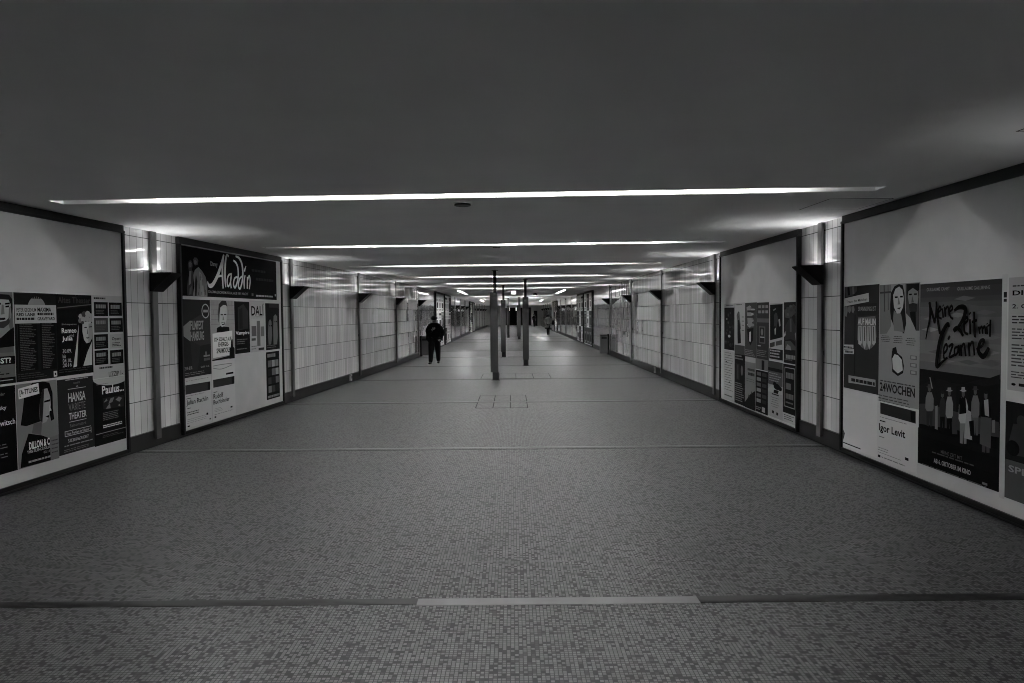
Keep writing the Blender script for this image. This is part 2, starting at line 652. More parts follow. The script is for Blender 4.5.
# ------------------------------------------------------------------ columns down the middle
def column(x, y, label, w=0.20, deep=0.20, off=(-.03, 0), zc0=.21, zc1=2.31, foot=.165, rod=.085):
    t = empty('steel_column', (x, y, 0)); tag(t, label, 'column', 'steel columns down the middle of the passage', 'thing')
    b = bmesh.new()           # H-section shaft
    r, f = rod / 2, .012
    prof = [(-r, -r), (r, -r), (r, -r + f), (.008, -r + f), (.008, r - f), (r, r - f), (r, r), (-r, r), (-r, r - f), (-.008, r - f), (-.008, -r + f), (-r, -r + f)]
    prism(b, prof, 0.02, CEIL - .012, 'z'); link('shaft', b, M_STEEL, t)
    b = bmesh.new(); h = w / 2
    g = .012
    ox, oy = off
    prof = [(ox - h, oy - deep / 2), (ox - g, oy - deep / 2), (ox - g, oy - deep / 2 + .01), (ox + g, oy - deep / 2 + .01), (ox + g, oy - deep / 2), (ox + h, oy - deep / 2),
            (ox + h, oy + deep / 2), (ox - h, oy + deep / 2)]
    prism(b, prof, zc0, zc1, 'z'); link('casing', b, M_CASING, t)
    b = bmesh.new(); q = foot / 2; box(b, -q, q, -q, q, .012, zc0); bevel(b, .006); link('foot', b, M_STEEL, t)
    b = bmesh.new(); box(b, -q - .03, q + .03, -q - .03, q + .03, 0, .012); bevel(b, .003, 1); link('base_plate', b, M_STEEL, t)
    b = bmesh.new(); box(b, -.08, .08, -.08, .08, CEIL - .012, CEIL - .001); bevel(b, .003, 1); link('head_plate', b, M_STEEL, t)


column(-.44, 18.05, 'tall grey-cased steel column nearest the camera, left of centre')
column(.46, 22.9, 'grey-cased steel column right of centre, nearer of the two on that side', off=(0, 0))
column(-.335, 27.5, 'grey-cased steel column left of centre, second along that side', w=.19, off=(-.01, 0))
column(.50, 46.5, 'far grey-cased steel column right of centre, with a long casing', w=.24, deep=1.2, off=(-.02, .5), zc0=.2)
column(-.26, 50.0, 'far grey-cased steel column left of centre, farthest on that side', w=.19, deep=1.0, off=(-.02, .5), zc0=.2)

# ------------------------------------------------------------------ waste bins by the walls
def bin_(side, y, label):
    x = RW - .17 - .04 if side == 'R' else lx(y) + .17 + .04
    s = 1 if side == 'R' else -1
    t = empty('waste_bin', (x, y, 0)); tag(t, label, 'bin', 'waste bins by the walls')
    b = bmesh.new()
    box(b, -.16, .16, -.15, .15, .05, .80); bevel(b, .012); link('body', b, M_BIN, t)
    b = bmesh.new()
    box(b, -.165, .165, -.155, .155, .80, .84); box(b, -.11, .11, -.156, -.15, .66, .75); bevel(b, .004, 1); link('lid', b, M_STEEL, t)
    b = bmesh.new()
    box(b, s * .165 - .02, s * .165 + .035, -.17, .15, 0, .86); bevel(b, .003, 1); link('shadow_gap_slab', b, M_BLACK, t)  # black slab put in for the shadow gap between bin and wall


bin_('R', 28.75, 'grey waste bin against the right wall')
bin_('L', 28.6, 'grey waste bin against the left wall beside the man in black')

# ------------------------------------------------------------------ ceiling fittings
t = empty('exit_sign', (.09, 33.0, CEIL)); tag(t, 'small lit white sign box hanging under the ceiling mid-passage', 'sign')
b = bmesh.new(); box(b, -.115, .115, -.04, .04, -.235, -.035); bevel(b, .006); link('housing', b, M_STEEL, t)
b = bmesh.new(); box(b, -.105, .105, -.044, -.0395, -.225, -.045); link('lit_face', b, M_SIGN, t)
b = bmesh.new(); box(b, -.36, .36, -.05, .05, -.035, -.001); bevel(b, .004, 1); link('mounting_bar', b, M_POST, t)

t = empty('smoke_detector', (-.5, 7.12, CEIL)); tag(t, 'small dark round detector on the ceiling behind the first light slot', 'smoke detector', 'small round ceiling detectors')
b = bmesh.new(); cyl(b, (0, 0, -.028), (0, 0, -.001), .085, 24); link('body', b, M_STEEL, t)
b = bmesh.new(); bmesh.ops.create_cone(b, cap_ends=True, segments=24, radius1=.105, radius2=.098, depth=.01, matrix=Matrix.Translation((0, 0, -.006))); link('base_ring', b, M_TROUGH, t)
t = empty('smoke_detector', (-.25, 11.75, CEIL)); tag(t, 'tiny dark round detector on the ceiling behind the second light slot', 'smoke detector', 'small round ceiling detectors')
b = bmesh.new(); cyl(b, (0, 0, -.02), (0, 0, -.001), .065, 24); link('body', b, M_STEEL, t)
b = bmesh.new(); bmesh.ops.create_cone(b, cap_ends=True, segments=24, radius1=.08, radius2=.075, depth=.008, matrix=Matrix.Translation((0, 0, -.005))); link('base_ring', b, M_TROUGH, t)
t = empty('loudspeaker', (1.33, 38.5, CEIL)); tag(t, 'dark flat loudspeaker on the ceiling right of the lit sign', 'loudspeaker')
b = bmesh.new(); box(b, -.12, .12, -.1, .1, -.13, -.02); bevel(b, .02); link('body', b, M_STEEL, t)
b = bmesh.new(); box(b, -.05, .05, -.05, .05, -.02, -.001); link('bracket', b, M_BLACK, t)

for x0, y0, y1, lab in ((3.27, 7.05, 7.8, 'flush ceiling access hatch beside the near right tile strip'),
                        (3.27, 3.7, 4.46, 'flush ceiling access hatch at the right edge over the near billboard')):
    t = empty('access_hatch', (x0, y0, CEIL)); tag(t, lab, 'hatch', 'ceiling access hatches')
    L, W = y1 - y0, .66
    b = bmesh.new(); box(b, .012, W - .012, .012, L - .012, -.004, -.001); link('leaf', b, M_CEIL, t)
    b = bmesh.new()
    for a in ((0, .008, 0, L), (W - .008, W, 0, L), (.008, W - .008, 0, .008), (.008, W - .008, L - .008, L)):
        box(b, a[0], a[1], a[2], a[3], -.003, -.001)
    link('rim', b, M_SEAM, t)

# ------------------------------------------------------------------ floor joints and floor hatches
def strip(x0, x1, y0, y1, m, label, rot=0.0, h=.003):
    b = bmesh.new()
    box(b, x0, x1, y0, y1, 0.0, h); bevel(b, .001, 1)
    o = link('floor_joint_strip', b, m)
    tag(o, label, 'floor strip', 'metal joint strips across the floor')


strip(-5.5, -.592, 4.065, 4.152, M_STRIPD, 'left length of the near metal floor strip, darkened for its weaker reflection')
strip(-.59, 1.12, 4.045, 4.145, M_STRIP, 'middle length of the near metal floor strip, lightened for its reflection')  # lighter tone stands in for lamps reflected in the middle
strip(1.122, RW - .02, 4.055, 4.15, M_STRIPD, 'right length of the near metal floor strip, darkened for its weaker reflection')
for i, (y, w) in enumerate(((8.86, .045), (13.55, .05), (18.3, .05), (23.0, .05), (27.7, .06), (32.4, .07), (42.5, .08), (47.0, .08), (52, .08))):
    x0 = lx(y) + .03
    strip(x0, RW - .03, y, y + w, M_STRIP if i < 2 else M_STRIPD, 'thin metal joint strip across the floor, %s beyond the wide near one' % ORD[i].replace('nearest', 'first'))
    b = bmesh.new(); box(b, x0, RW - .03, y - .10 - .02 * i, y - .08 - .02 * i + .012 * i, 0, .0012)
    o = link('floor_seam', b, M_SEAM); tag(o, 'dark seam across the floor in front of the %s thin joint strip' % ORD[i].replace('nearest', 'first'), 'seam', 'dark seams across the floor')


def floor_hatch(x0, x1, y0, y1, n, label):
    t = empty('floor_hatch', (x0, y0, 0)); tag(t, label, 'floor hatch', 'mosaic-filled floor hatches')
    W, L = x1 - x0, y1 - y0
    g = .016
    b = bmesh.new()
    for i in range(n + 1):
        box(b, W * i / n - g / 2, W * i / n + g / 2, 0, L, 0, .0025)
    for yy in (0, L):
        box(b, -g / 2, W + g / 2, yy - g / 2, yy + g / 2, 0, .0026)
    link('frame', b, M_SEAM, t)
    for i in range(n):
        b = bmesh.new(); box(b, W * i / n + g / 2, W * (i + 1) / n - g / 2, g / 2, L - g / 2, 0, .0022); link('plate', b, M_MOSAIC, t)


floor_hatch(-.69, .28, 12.65, 13.46, 3, 'mosaic floor hatch of three plates just this side of the joint strip')
floor_hatch(-.69, .28, 13.62, 14.6, 3, 'mosaic floor hatch of three plates just beyond the joint strip')
floor_hatch(-.85, 1.05, 18.38, 19.9, 4, 'mosaic floor hatch of four plates around the nearest column')

# ------------------------------------------------------------------ far-end lamps
for x, lab in ((-.35, 'small bright lamp hanging in the dark end opening, left one'), (.62, 'small bright lamp hanging in the dark end opening, right one')):
    t = empty('hanging_lamp', (x, END - .3, CEIL)); tag(t, lab, 'lamp', 'lamps hanging at the end opening')
    b = bmesh.new(); box(b, -.06, .06, -.06, .06, -.75, -.3); bevel(b, .01); link('lit_body', b, M_SIGN, t)
    b = bmesh.new(); cyl(b, (0, 0, -.3), (0, 0, -.001), .012); link('stem', b, M_STEEL, t)

# ------------------------------------------------------------------ posters
CROPS = {'k1': (0, 285, 6.212), 'k2': (52, 285, 6.2125), 'k3': (0, 370, 5.697), 'k4': (54, 365, 6.2125), 'k5': (176, 240, 9.66),
         'k6': (178, 295, 7.597), 'k7': (225, 290, 5.7), 'k8': (178, 365, 9.11), 'r1': (840, 275, 6.825), 'r2': (838, 365, 5.689),
         'r3': (915, 275, 6.833), 'r4': (915, 365, 4.266), 'r5': (984, 270, 8.55), 'r6': (984, 340, 6.825), 'r7': (720, 295, 9.753),
         'r8': (720, 345, 8.035)}
_fc = bpy.data.curves.new('lettering', 'FONT')
_fc.resolution_u = 2
_fo = bpy.data.objects.new('lettering', _fc)
COL.objects.link(_fo)
_tc = {}


def glyphs(s, bold):
    key = (s, bold)
    if key not in _tc:
        _fc.body = s
        _fc.offset = .028 * bold
        bpy.context.view_layer.update()
        dg = bpy.context.evaluated_depsgraph_get()
        me = bpy.data.meshes.new_from_object(_fo.evaluated_get(dg))
        vs = [(v.co.x, v.co.y) for v in me.vertices]
        fs = [tuple(p.vertices) for p in me.polygons]
        bpy.data.meshes.remove(me)
        _tc[key] = (vs, fs)
    return _tc[key]


def smooth(pts, k=5):
    if len(pts) < 3:
        return pts
    P = [pts[0]] + list(pts) + [pts[-1]]
    out = []
    for i in range(1, len(P) - 2):
        p0, p1, p2, p3 = P[i - 1], P[i], P[i + 1], P[i + 2]
        for j in range(k):
            t = j / k
            out.append(tuple(.5 * (2 * b + (c - a) * t + (2 * a - 5 * b + 4 * c - d) * t * t + (3 * b - a - 3 * c + d) * t ** 3)
                             for a, b, c, d in zip(p0, p1, p2, p3)))
    out.append(tuple(pts[-1]))
    return out


FAINT = set(['RUSTY WINS', 'NEW WORDS LIVE', 'DIE GROSSE', 'Programm', 'OFFICE', 'LAEISZHALLE HAMBURG', 'NEUE FLOTTE', 'HAMBURG', 'TICKETS UNTER', 'FFHH', 'ARTE', 'Das Spiel der Freundinnen', 'Jetzt sehen', 'im TV', 'WICKED', 'UNSERE', 'STADT', 'SINGT', 'LAUT', 'HIER', 'live auf Tour', 'Der Mittag', 'TANZ', 'GALA', 'OPER', 'NACHT DER', 'KINO', 'JAZZ'])


class Print:
    """one pasted sheet; artwork is laid on in thin ink layers; (0,0) top left, (1,1) bottom right"""
    def __init__(s, panel, name, u0, u1, z0, z1, paper):
        s.p = panel; s.name = name
        s.u0, s.u1, s.z0, s.z1 = u0, u1, z0, z1
        s.w, s.h = u1 - u0, z1 - z0
        s.bm = bmesh.new(); s.mats = []
        s.y = -.0022
        box(s.bm, 0, s.w, s.y, 0, 0, s.h, s.mi(paper))

    def mi(s, g):
        m = ink(g)
        if m not in s.mats:
            s.mats.append(m)
        return s.mats.index(m)

    def up(s, d=.00025):
        s.y -= d

    def face(s, pts, g):
        vs = [s.bm.verts.new((min(max(x, 0), 1) * s.w, s.y, (1 - min(max(y, 0), 1)) * s.h)) for x, y in pts]
        try:
            f = s.bm.faces.new(vs)
        except ValueError:
            return
        f.normal_update()
        if f.normal.y > 0:
            f.normal_flip()
        f.material_index = s.mi(g)

    # -- fractional drawing
    def rect(s, x0, y0, x1, y1, g):
        s.up(); s.face([(x0, y0), (x1, y0), (x1, y1), (x0, y1)], g)

    def poly(s, pts, g):
        s.up(); s.face(pts, g)

    def oval(s, cx, cy, rx, ry, g, a0=0, a1=2 * PI, n=20):
        s.up(); s.face([(cx + rx * math.cos(a0 + (a1 - a0) * i / n), cy + ry * math.sin(a0 + (a1 - a0) * i / n)) for i in range(n + (0 if a1 - a0 > 6.2 else 1))], g)

    def grad(s, x0, y0, x1, y1, g0, g1, n=14):
        s.up()
        for i in range(n):
            a, b = y0 + (y1 - y0) * i / n, y0 + (y1 - y0) * (i + 1) / n
            s.face([(x0, a), (x1, a), (x1, b), (x0, b)], g0 + (g1 - g0) * (i + .5) / n)

    def text(s, t, x0, y0, x1, y1, g, bold=0, slant=0.0):
        if t in FAINT and not (t == 'HAMBURG' and bold > .5):
            s.lines(x0, y0, x1, y1, 1, g, fill=.9, ragged=0)
            return
        vs, fs = glyphs(t, bold)
        if not vs:
            return
        ax, bx = min(v[0] for v in vs), max(v[0] for v in vs)
        ay, by = min(v[1] for v in vs), max(v[1] for v in vs)
        s.up()
        mi = s.mi(g)
        nv = []
        for x, y in vs:
            fx = (x - ax) / (bx - ax + 1e-9)
            fy = (y - ay) / (by - ay + 1e-9)
            X = x0 + (x1 - x0) * fx
            Y = y1 + (y0 - y1) * fy + slant * fx
            nv.append(s.bm.verts.new((X * s.w, s.y, (1 - Y) * s.h)))
        for f in fs:
            try:
                q = s.bm.faces.new([nv[i] for i in f])
            except ValueError:
                continue
            q.normal_update()
            if q.normal.y > 0:
                q.normal_flip()
            q.material_index = mi

    def lines(s, x0, y0, x1, y1, n, g, fill=.5, ragged=.3, words=True, center=False):
        """tiny unreadable print: rows of word-sized dashes"""
        s.up()
        R = random.Random(n * 131 + int(x0 * 977) + int(y0 * 431))
        rh = (y1 - y0) / n
        for i in range(n):
            ww = (x1 - x0) * (1 - R.random() * ragged)
            x = x0 + ((x1 - x0) - ww) / 2 if center else x0
            e = x + ww
            y = y0 + rh * i
            while x < e - .005:
                l = min((x1 - x0) * (.06 + .14 * R.random()), e - x) if words else e - x
                s.face([(x, y), (x + l, y), (x + l, y + rh * fill), (x, y + rh * fill)], g)
                x += l + (x1 - x0) * .025

    def stroke(s, pts, g, w):
        """brush stroke of width w (fraction of the height); w may be a list along the stroke"""
        pts = [(x, y, (w[i] if isinstance(w, (list, tuple)) else w)) for i, (x, y) in enumerate(pts)]
        q = smooth(pts)
        s.up()
        asp = s.w / s.h
        L, Rr = [], []
        for i, (x, y, ww) in enumerate(q):
            a, b = q[max(i - 1, 0)], q[min(i + 1, len(q) - 1)]
            dx, dy = (b[0] - a[0]) * asp, b[1] - a[1]
            l = math.hypot(dx, dy) or 1
            nx, ny = -dy / l, dx / l
            L.append((x + nx * ww / 2 / asp, y + ny * ww / 2)); Rr.append((x - nx * ww / 2 / asp, y - ny * ww / 2))
        for i in range(len(q) - 1):
            s.face([L[i], L[i + 1], Rr[i + 1], Rr[i]], g)

    # -- measured drawing: points read off the photograph, put where they lie on the sheet
    def at(s, crop, pt):
        cx, cy, k = CROPS[crop]
        u, z = s.p.hit(cx + pt[0] / k, cy + pt[1] / k)
        return (u - s.u0) / s.w, (s.z1 - z) / s.h

    def pts(s, crop, L):
        return [s.at(crop, p) for p in L]

    def mpoly(s, crop, L, g):
        s.poly(s.pts(crop, L), g)

    def bx(s, crop, x0, yt, yb, x1):
        a = s.at(crop, (x0, yt)); b = s.at(crop, (x0, yb)); c = s.at(crop, (x1, (yt + yb) / 2))
        return a[0], a[1], c[0], b[1]

    def mrect(s, crop, x0, yt, yb, x1, g):
        s.rect(*s.bx(crop, x0, yt, yb, x1), g)

    def mtext(s, crop, t, x0, yt, yb, x1, g, bold=0):
        s.text(t, *s.bx(crop, x0, yt, yb, x1), g, bold)

    def mlines(s, crop, x0, yt, yb, x1, n, g, **k):
        s.lines(*s.bx(crop, x0, yt, yb, x1), n, g, **k)

    def mstroke(s, crop, L, g, w):
        s.stroke(s.pts(crop, L), g, w)

    def done(s, label, cat='poster', group=None):
        o = link(s.name, s.bm, s.mats)
        o.location = s.p.M @ Vector((s.u0, -s.p.front - .0003, s.z0))
        o.rotation_euler = (0, 0, s.p.rz)
        tag(o, label, cat, group)
        return o


def sheet(panel, name, L, R, paper, lift=0):
    """L = (x, y_top, y_bottom) and R likewise: the sheet's left and right edge in the photograph"""
    ul = (panel.hit(L[0], L[1])[0] + panel.hit(L[0], L[2])[0]) / 2
    ur = (panel.hit(R[0], R[1])[0] + panel.hit(R[0], R[2])[0]) / 2
    zt = (panel.hit(L[0], L[1])[1] + panel.hit(R[0], R[1])[1]) / 2
    zb = (panel.hit(L[0], L[2])[1] + panel.hit(R[0], R[2])[1]) / 2
    zb = max(zb, panel.z0 + .004)
    zt = min(zt, panel.z1 - .012)
    fw = .054
    ul = max(ul, fw) if ul > -.2 else ul
    ur = min(ur, panel.w - fw)
    return Print(panel, name, ul, ur, zb, zt, paper)


G1, G2, G3, G4 = ('posters on the near left billboard', 'posters on the second left billboard',
                  'posters on the near right billboard', 'posters on the second right billboard')

# ---- near left billboard, upper row
b0 = sheet(PL1, 'concert_poster', (14.8, 292.3, 383), (56.8, 293.8, 377.2), .14)
Z1T, Z1B = b0.z1, b0.z0
# the man's portrait at the picture's edge
P = Print(PL1, 'portrait_poster', b0.u0 - .86, b0.u0 - .012, Z1B, Z1T, .46)
P.rect(.02, .03, .985, .66, .40)
P.mpoly('k1', [(-90, 120), (-60, 70), (0, 62), (48, 66), (66, 92), (68, 150), (64, 200), (54, 236), (30, 262), (-20, 266), (-70, 220)], .60)
P.mpoly('k1', [(-90, 110), (-60, 66), (0, 56), (54, 60), (74, 88), (76, 150), (68, 180), (64, 120), (52, 92), (0, 88), (-60, 110)], .14)
P.mpoly('k1', [(28, 112), (58, 108), (60, 120), (28, 122)], .10); P.mpoly('k1', [(30, 130), (54, 126), (54, 138), (32, 140)], .12)
P.mpoly('k1', [(-40, 112), (4, 110), (4, 122), (-40, 122)], .10)
P.mpoly('k1', [(8, 120), (20, 124), (26, 180), (4, 184)], .44); P.mpoly('k1', [(54, 140), (64, 130), (62, 196), (48, 226)], .42)
P.mpoly('k1', [(-40, 206), (26, 202), (34, 212), (20, 218), (-40, 216)], .14)
P.mpoly('k1', [(-60, 226), (0, 228), (34, 222), (56, 200), (58, 232), (34, 266), (-20, 272), (-60, 256)], .28)
P.mpoly('k1', [(-80, 262), (20, 268), (50, 244), (60, 280), (4, 330), (-80, 330)], .50)
P.mpoly('k1', [(-80, 330), (2, 328), (60, 276), (86, 262), (88, 380), (-80, 400)], .07)
P.rect(0, .70, 1, .79, .10); P.text('WER HAT ANGST?', .04, .715, .94, .775, .85, 1)
P.rect(0, .79, 1, .93, .42); P.lines(.1, .81, .92, .91, 4, .14, ragged=.2)
P.rect(0, .93, 1, 1, .10); P.rect(.04, .955, .96, .965, .6)
P.done('dark-haired man portrait poster at the left edge with a cut-off headline band', 'poster', G1)

P = b0
P.oval(.52, .19, .22, .15, .5, PI, 2 * PI)
P.c = None
P.mrect('k1', 88, 122, 240, 348, .62)
P.mtext('k1', 'PETER GEGENUM', 100, 142, 166, 222, .12, .4); P.mtext('k1', 'MAXIMA', 230, 140, 166, 316, .1, 1)
P.mtext('k1', 'RED LANE', 100, 174, 194, 216, .08, 1); P.mtext('k1', 'RUSTY WINS', 230, 172, 190, 330, .15, .4)
P.mtext('k1', 'NEW WORDS LIVE', 100, 203, 220, 216, .2, .3); P.mtext('k1', 'GRAVEYARD', 230, 200, 220, 338, .08, 1)
P.mtext('k1', 'DIE GROSSE', 175, 68, 86, 262, .15, .8)
P.mrect('k1', 104, 240, 540, 232, .10); P.mrect('k1', 246, 236, 530, 346, .10)
P.mlines('k1', 118, 246, 540, 226, 27, .34, fill=.4, ragged=.5); P.mlines('k1', 256, 240, 525, 340, 26, .34, fill=.4, ragged=.5)
P.mrect('k1', 104, 246, 540, 110, .3)
P.mrect('k1', 330, 535, 570, 352, .72); P.mrect('k1', 336, 545, 560, 346, .2)
P.mlines('k1', 106, 556, 596, 300, 3, .3, fill=.35, ragged=.3)
P.done('dark concert listing poster with a pale headline box and two columns of names', 'poster', G1)

P = sheet(PL1, 'theatre_poster', (56.9, 294, 377), (92.2, 295.4, 372.5), .10)
zt_, zb_ = Z1T, Z1B
P.mtext('k2', 'Altes Theater', 34, 72, 112, 236, .26, .6)
P.mpoly('k2', [(30, 140), (246, 118), (246, 124), (30, 146)], .36)
P.mtext('k2', 'Shakespeares', 58, 240, 252, 150, .5, .3)
P.mtext('k2', 'Romeo', 58, 268, 300, 150, .8, .6); P.mtext('k2', 'und', 104, 304, 322, 134, .55, .2); P.mtext('k2', 'Julia', 60, 320, 356, 126, .8, .6)
for t, a in (('30.09.', 400), ('bis', 432), ('04.10.', 460), ('2016', 488)):
    P.mtext('k2', t, 64, a, a + 24, 84 if t == 'bis' else 120, .62, .3)
P.mpoly('k2', [(166, 240), (246, 236), (246, 500), (160, 505), (162, 300)], .05)
P.mpoly('k2', [(164, 245), (158, 380), (152, 505), (130, 512), (148, 380), (156, 300)], .68)
P.mpoly('k2', [(246, 350), (216, 420), (192, 502), (246, 496)], .62)
P.mpoly('k2', [(186, 240), (200, 228), (232, 226), (246, 240), (246, 330), (232, 356), (212, 362), (196, 340), (186, 290)], .62)
P.mpoly('k2', [(224, 240), (246, 236), (246, 330), (232, 356), (222, 358)], .52)
for x, y, r in ((176, 195, 16), (196, 182, 18), (218, 180, 18), (238, 190, 14), (172, 222, 14), (190, 214, 16), (214, 208, 18), (236, 216, 14), (186, 234, 10)):
    a = P.at('k2', (x, y)); P.oval(a[0], a[1], .075 * r / 17, .038 * r / 17, .30 + .12 * ((x * 7 + y) % 3), n=8)
P.mpoly('k2', [(196, 262), (212, 260), (212, 266), (196, 268)], .1); P.mpoly('k2', [(226, 258), (244, 256), (244, 262), (226, 264)], .1)
P.mpoly('k2', [(216, 268), (220, 302), (212, 306)], .4); P.mpoly('k2', [(206, 326), (230, 324), (220, 332), (212, 333)], .2)
P.mlines('k2', 40, 528, 556, 246, 2, .3, fill=.3)
P.done('black Romeo und Julia theatre poster with a face under a flower crown', 'poster', G1)

P = sheet(PL1, 'programme_poster', (92.4, 295.2, 379), (124.6, 296.5, 375), .62)
P.mtext('k2', 'Programm', 258, 76, 88, 330, .2, .3)
cells = [(258, 105, 194, 346), (350, 108, 192, 432), (258, 205, 296, 346), (354, 206, 294, 438), (258, 308, 400, 346), (356, 308, 396, 440), (260, 408, 500, 346), (356, 406, 494, 440)]
words = ['TANZ', 'GALA', 'GALA', 'OPER', 'NACHT DER', 'Opern', 'KINO', 'JAZZ']
for i, (a, t, bt, c) in enumerate(cells):
    lightc = i == 5
    P.mrect('k2', a, t, bt, c, .58 if lightc else (.30 if i == 2 else .10))
    P.mtext('k2', words[i], a + 12, t + 16, t + 42, c - 14, .12 if lightc else .48, .6)
    P.mlines('k2', a + 12, t + 50, bt - 10, c - 12, 3, .14 if lightc else .36, fill=.5)
P.mtext('k2', 'OFFICE', 290, 512, 524, 372, .25, .5)
P.mtext('k2', 'UZZIP 1-', 348, 540, 572, 436, .3, .5)
P.done('pale programme poster with a two by four grid of dark event tiles', 'poster', G1)

# ---- near left billboard, lower row
ZLB = []
q = sheet(PL1, 'concert_poster', (17, 384.5, 471), (57.6, 379.5, 457.6), .48)
P = Print(PL1, 'concert_poster', q.u0 - .86, q.u0 - .01, q.z0, q.z1, .08)
P.mtext('k3', 'Tschaikowsky', -150, 232, 262, 36, .8, .3); P.mtext('k3', 'Schostakowitsch', -150, 318, 352, 86, .8, .3); P.mtext('k3', 'in der', -20, 134, 150, 26, .5)
P.lines(.1, .66, .95, .84, 5, .42, fill=.28); P.lines(.1, .9, .8, .97, 2, .3, fill=.4)
P.done('black concert poster at the left edge with two white composer names cut off', 'poster', G1)
P = q
P.mpoly('k3', [(180, 75), (240, 58), (280, 72), (298, 130), (300, 220), (308, 280), (290, 290), (270, 200), (240, 130), (235, 190), (238, 290), (190, 306), (150, 320), (116, 316), (128, 230), (135, 160)], .07)
P.mpoly('k3', [(240, 110), (268, 104), (284, 150), (288, 200), (280, 246), (276, 268), (262, 296), (236, 306), (226, 280), (222, 200)], .56)
P.mpoly('k3', [(240, 110), (250, 108), (246, 200), (240, 300), (228, 290), (222, 200)], .2)
P.mpoly('k3', [(250, 176), (284, 166), (284, 178), (250, 186)], .12); P.mpoly('k3', [(256, 266), (280, 254), (276, 272)], .14)
P.mpoly('k3', [(276, 190), (292, 230), (278, 234)], .62)
P.mpoly('k3', [(190, 306), (238, 296), (232, 370), (180, 360)], .4)
P.mpoly('k3', [(160, 362), (235, 372), (290, 392), (330, 420), (345, 500), (115, 560), (122, 480)], .07)
P.mpoly('k3', [(100, 108), (216, 74), (222, 134), (104, 168)], .82)
a = P.at('k3', (108, 116)); c = P.at('k3', (212, 116)); d = P.at('k3', (108, 154)); P.text('[A-TTUNES', a[0], a[1], c[0], d[1], .1, .9, slant=-.015)
a = P.at('k3', (162, 412)); d = P.at('k3', (162, 456)); c = P.at('k3', (332, 400)); P.text('DILLON & CHOIR', a[0], a[1], c[0], d[1], .84, .9)
P.mtext('k3', 'THIS SILENCE KILLS TOUR', 152, 462, 478, 330, .66, .5)
P.mtext('k3', '02.11.2016', 246, 462, 476, 320, .5, .5)
P.mtext('k3', 'LAEISZHALLE HAMBURG', 160, 520, 532, 322, .55, .2)
P.mpoly('k3', [(280, 384), (332, 366), (346, 500), (286, 514)], .44)
P.mlines('k3', 290, 400, 490, 340, 4, .32, fill=.3)
P.done('grey concert poster of a woman in profile with dark bobbed hair', 'poster', G1)

P = sheet(PL1, 'variety_theatre_poster', (58, 379.5, 457.4), (93.6, 376, 445.8), .22)
P.mlines('k4', 64, 74, 112, 214, 2, .6, fill=.3, center=True, ragged=.2); P.mtext('k4', 'VARIETE', 118, 108, 118, 160, .5)
P.mrect('k4', 84, 150, 154, 196, .6); P.mstroke('k4', [(136, 136), (142, 128), (148, 136)], .6, .008)
P.mtext('k4', 'HANSA', 86, 176, 234, 194, .72, .5); P.mtext('k4', 'VARIETE', 88, 242, 288, 194, .45, .1); P.mtext('k4', 'THEATER', 90, 300, 342, 200, .72, .4)
P.mrect('k4', 92, 354, 358, 200, .6); P.mtext('k4', 'Saisonstart', 96, 368, 388, 198, .42, .2)
for (x0, y0, y1, x1) in ((64, 414, 418, 228), (66, 444, 448, 230)):
    P.mrect('k4', x0, y0, y1, x1, .6)
P.mrect('k4', 64, 414, 448, 68, .6); P.mrect('k4', 225, 384, 420, 229, .6)
P.mtext('k4', 'Neue Premiere im Oktober', 76, 420, 438, 218, .66, .3)
P.mtext('k4', '5.10.2016 bis 29.1.2017', 86, 462, 482, 212, .7, .4)
P.mlines('k4', 62, 504, 514, 238, 1, .5, fill=.7, ragged=0)
P.mlines('k4', 60, 530, 552, 236, 2, .42, fill=.4)
P.done('charcoal Hansa variety theatre poster with tall thin white capitals', 'poster', G1)

P = sheet(PL1, 'oratorio_poster', (93.8, 379.6, 446), (125.6, 375.8, 439.5), .12)
P.oval(.60, -.02, .62, .135, .66, 0, PI)
P.rect(0, 0, 1, .004, .6)
P.mlines('k4', 262, 122, 132, 336, 1, .5, fill=.4, ragged=0)
P.mtext('k4', 'Paulus...', 296, 132, 184, 432, .84, .7)
P.mpoly('k4', [(300, 206), (430, 186), (432, 256), (306, 276)], .20)
for L in ([(320, 272), (345, 236), (350, 268)], [(395, 250), (408, 240), (410, 256)], [(336, 240), (350, 206), (372, 200), (360, 230)], [(380, 215), (400, 196), (420, 204), (404, 228)], [(306, 234), (324, 208), (330, 222)]):
    P.mpoly('k4', L, .46)
P.mlines('k4', 302, 298, 352, 400, 5, .4, fill=.4, ragged=.15)
P.mlines('k4', 302, 376, 398, 424, 2, .72, fill=.55, ragged=.05)
P.mrect('k4', 258, 432, 436, 446, .5); P.mlines('k4', 300, 440, 458, 430, 2, .3, fill=.5)
P.done('black Paulus oratorio poster with a dim stage photograph, lower right corner', 'poster', G1)

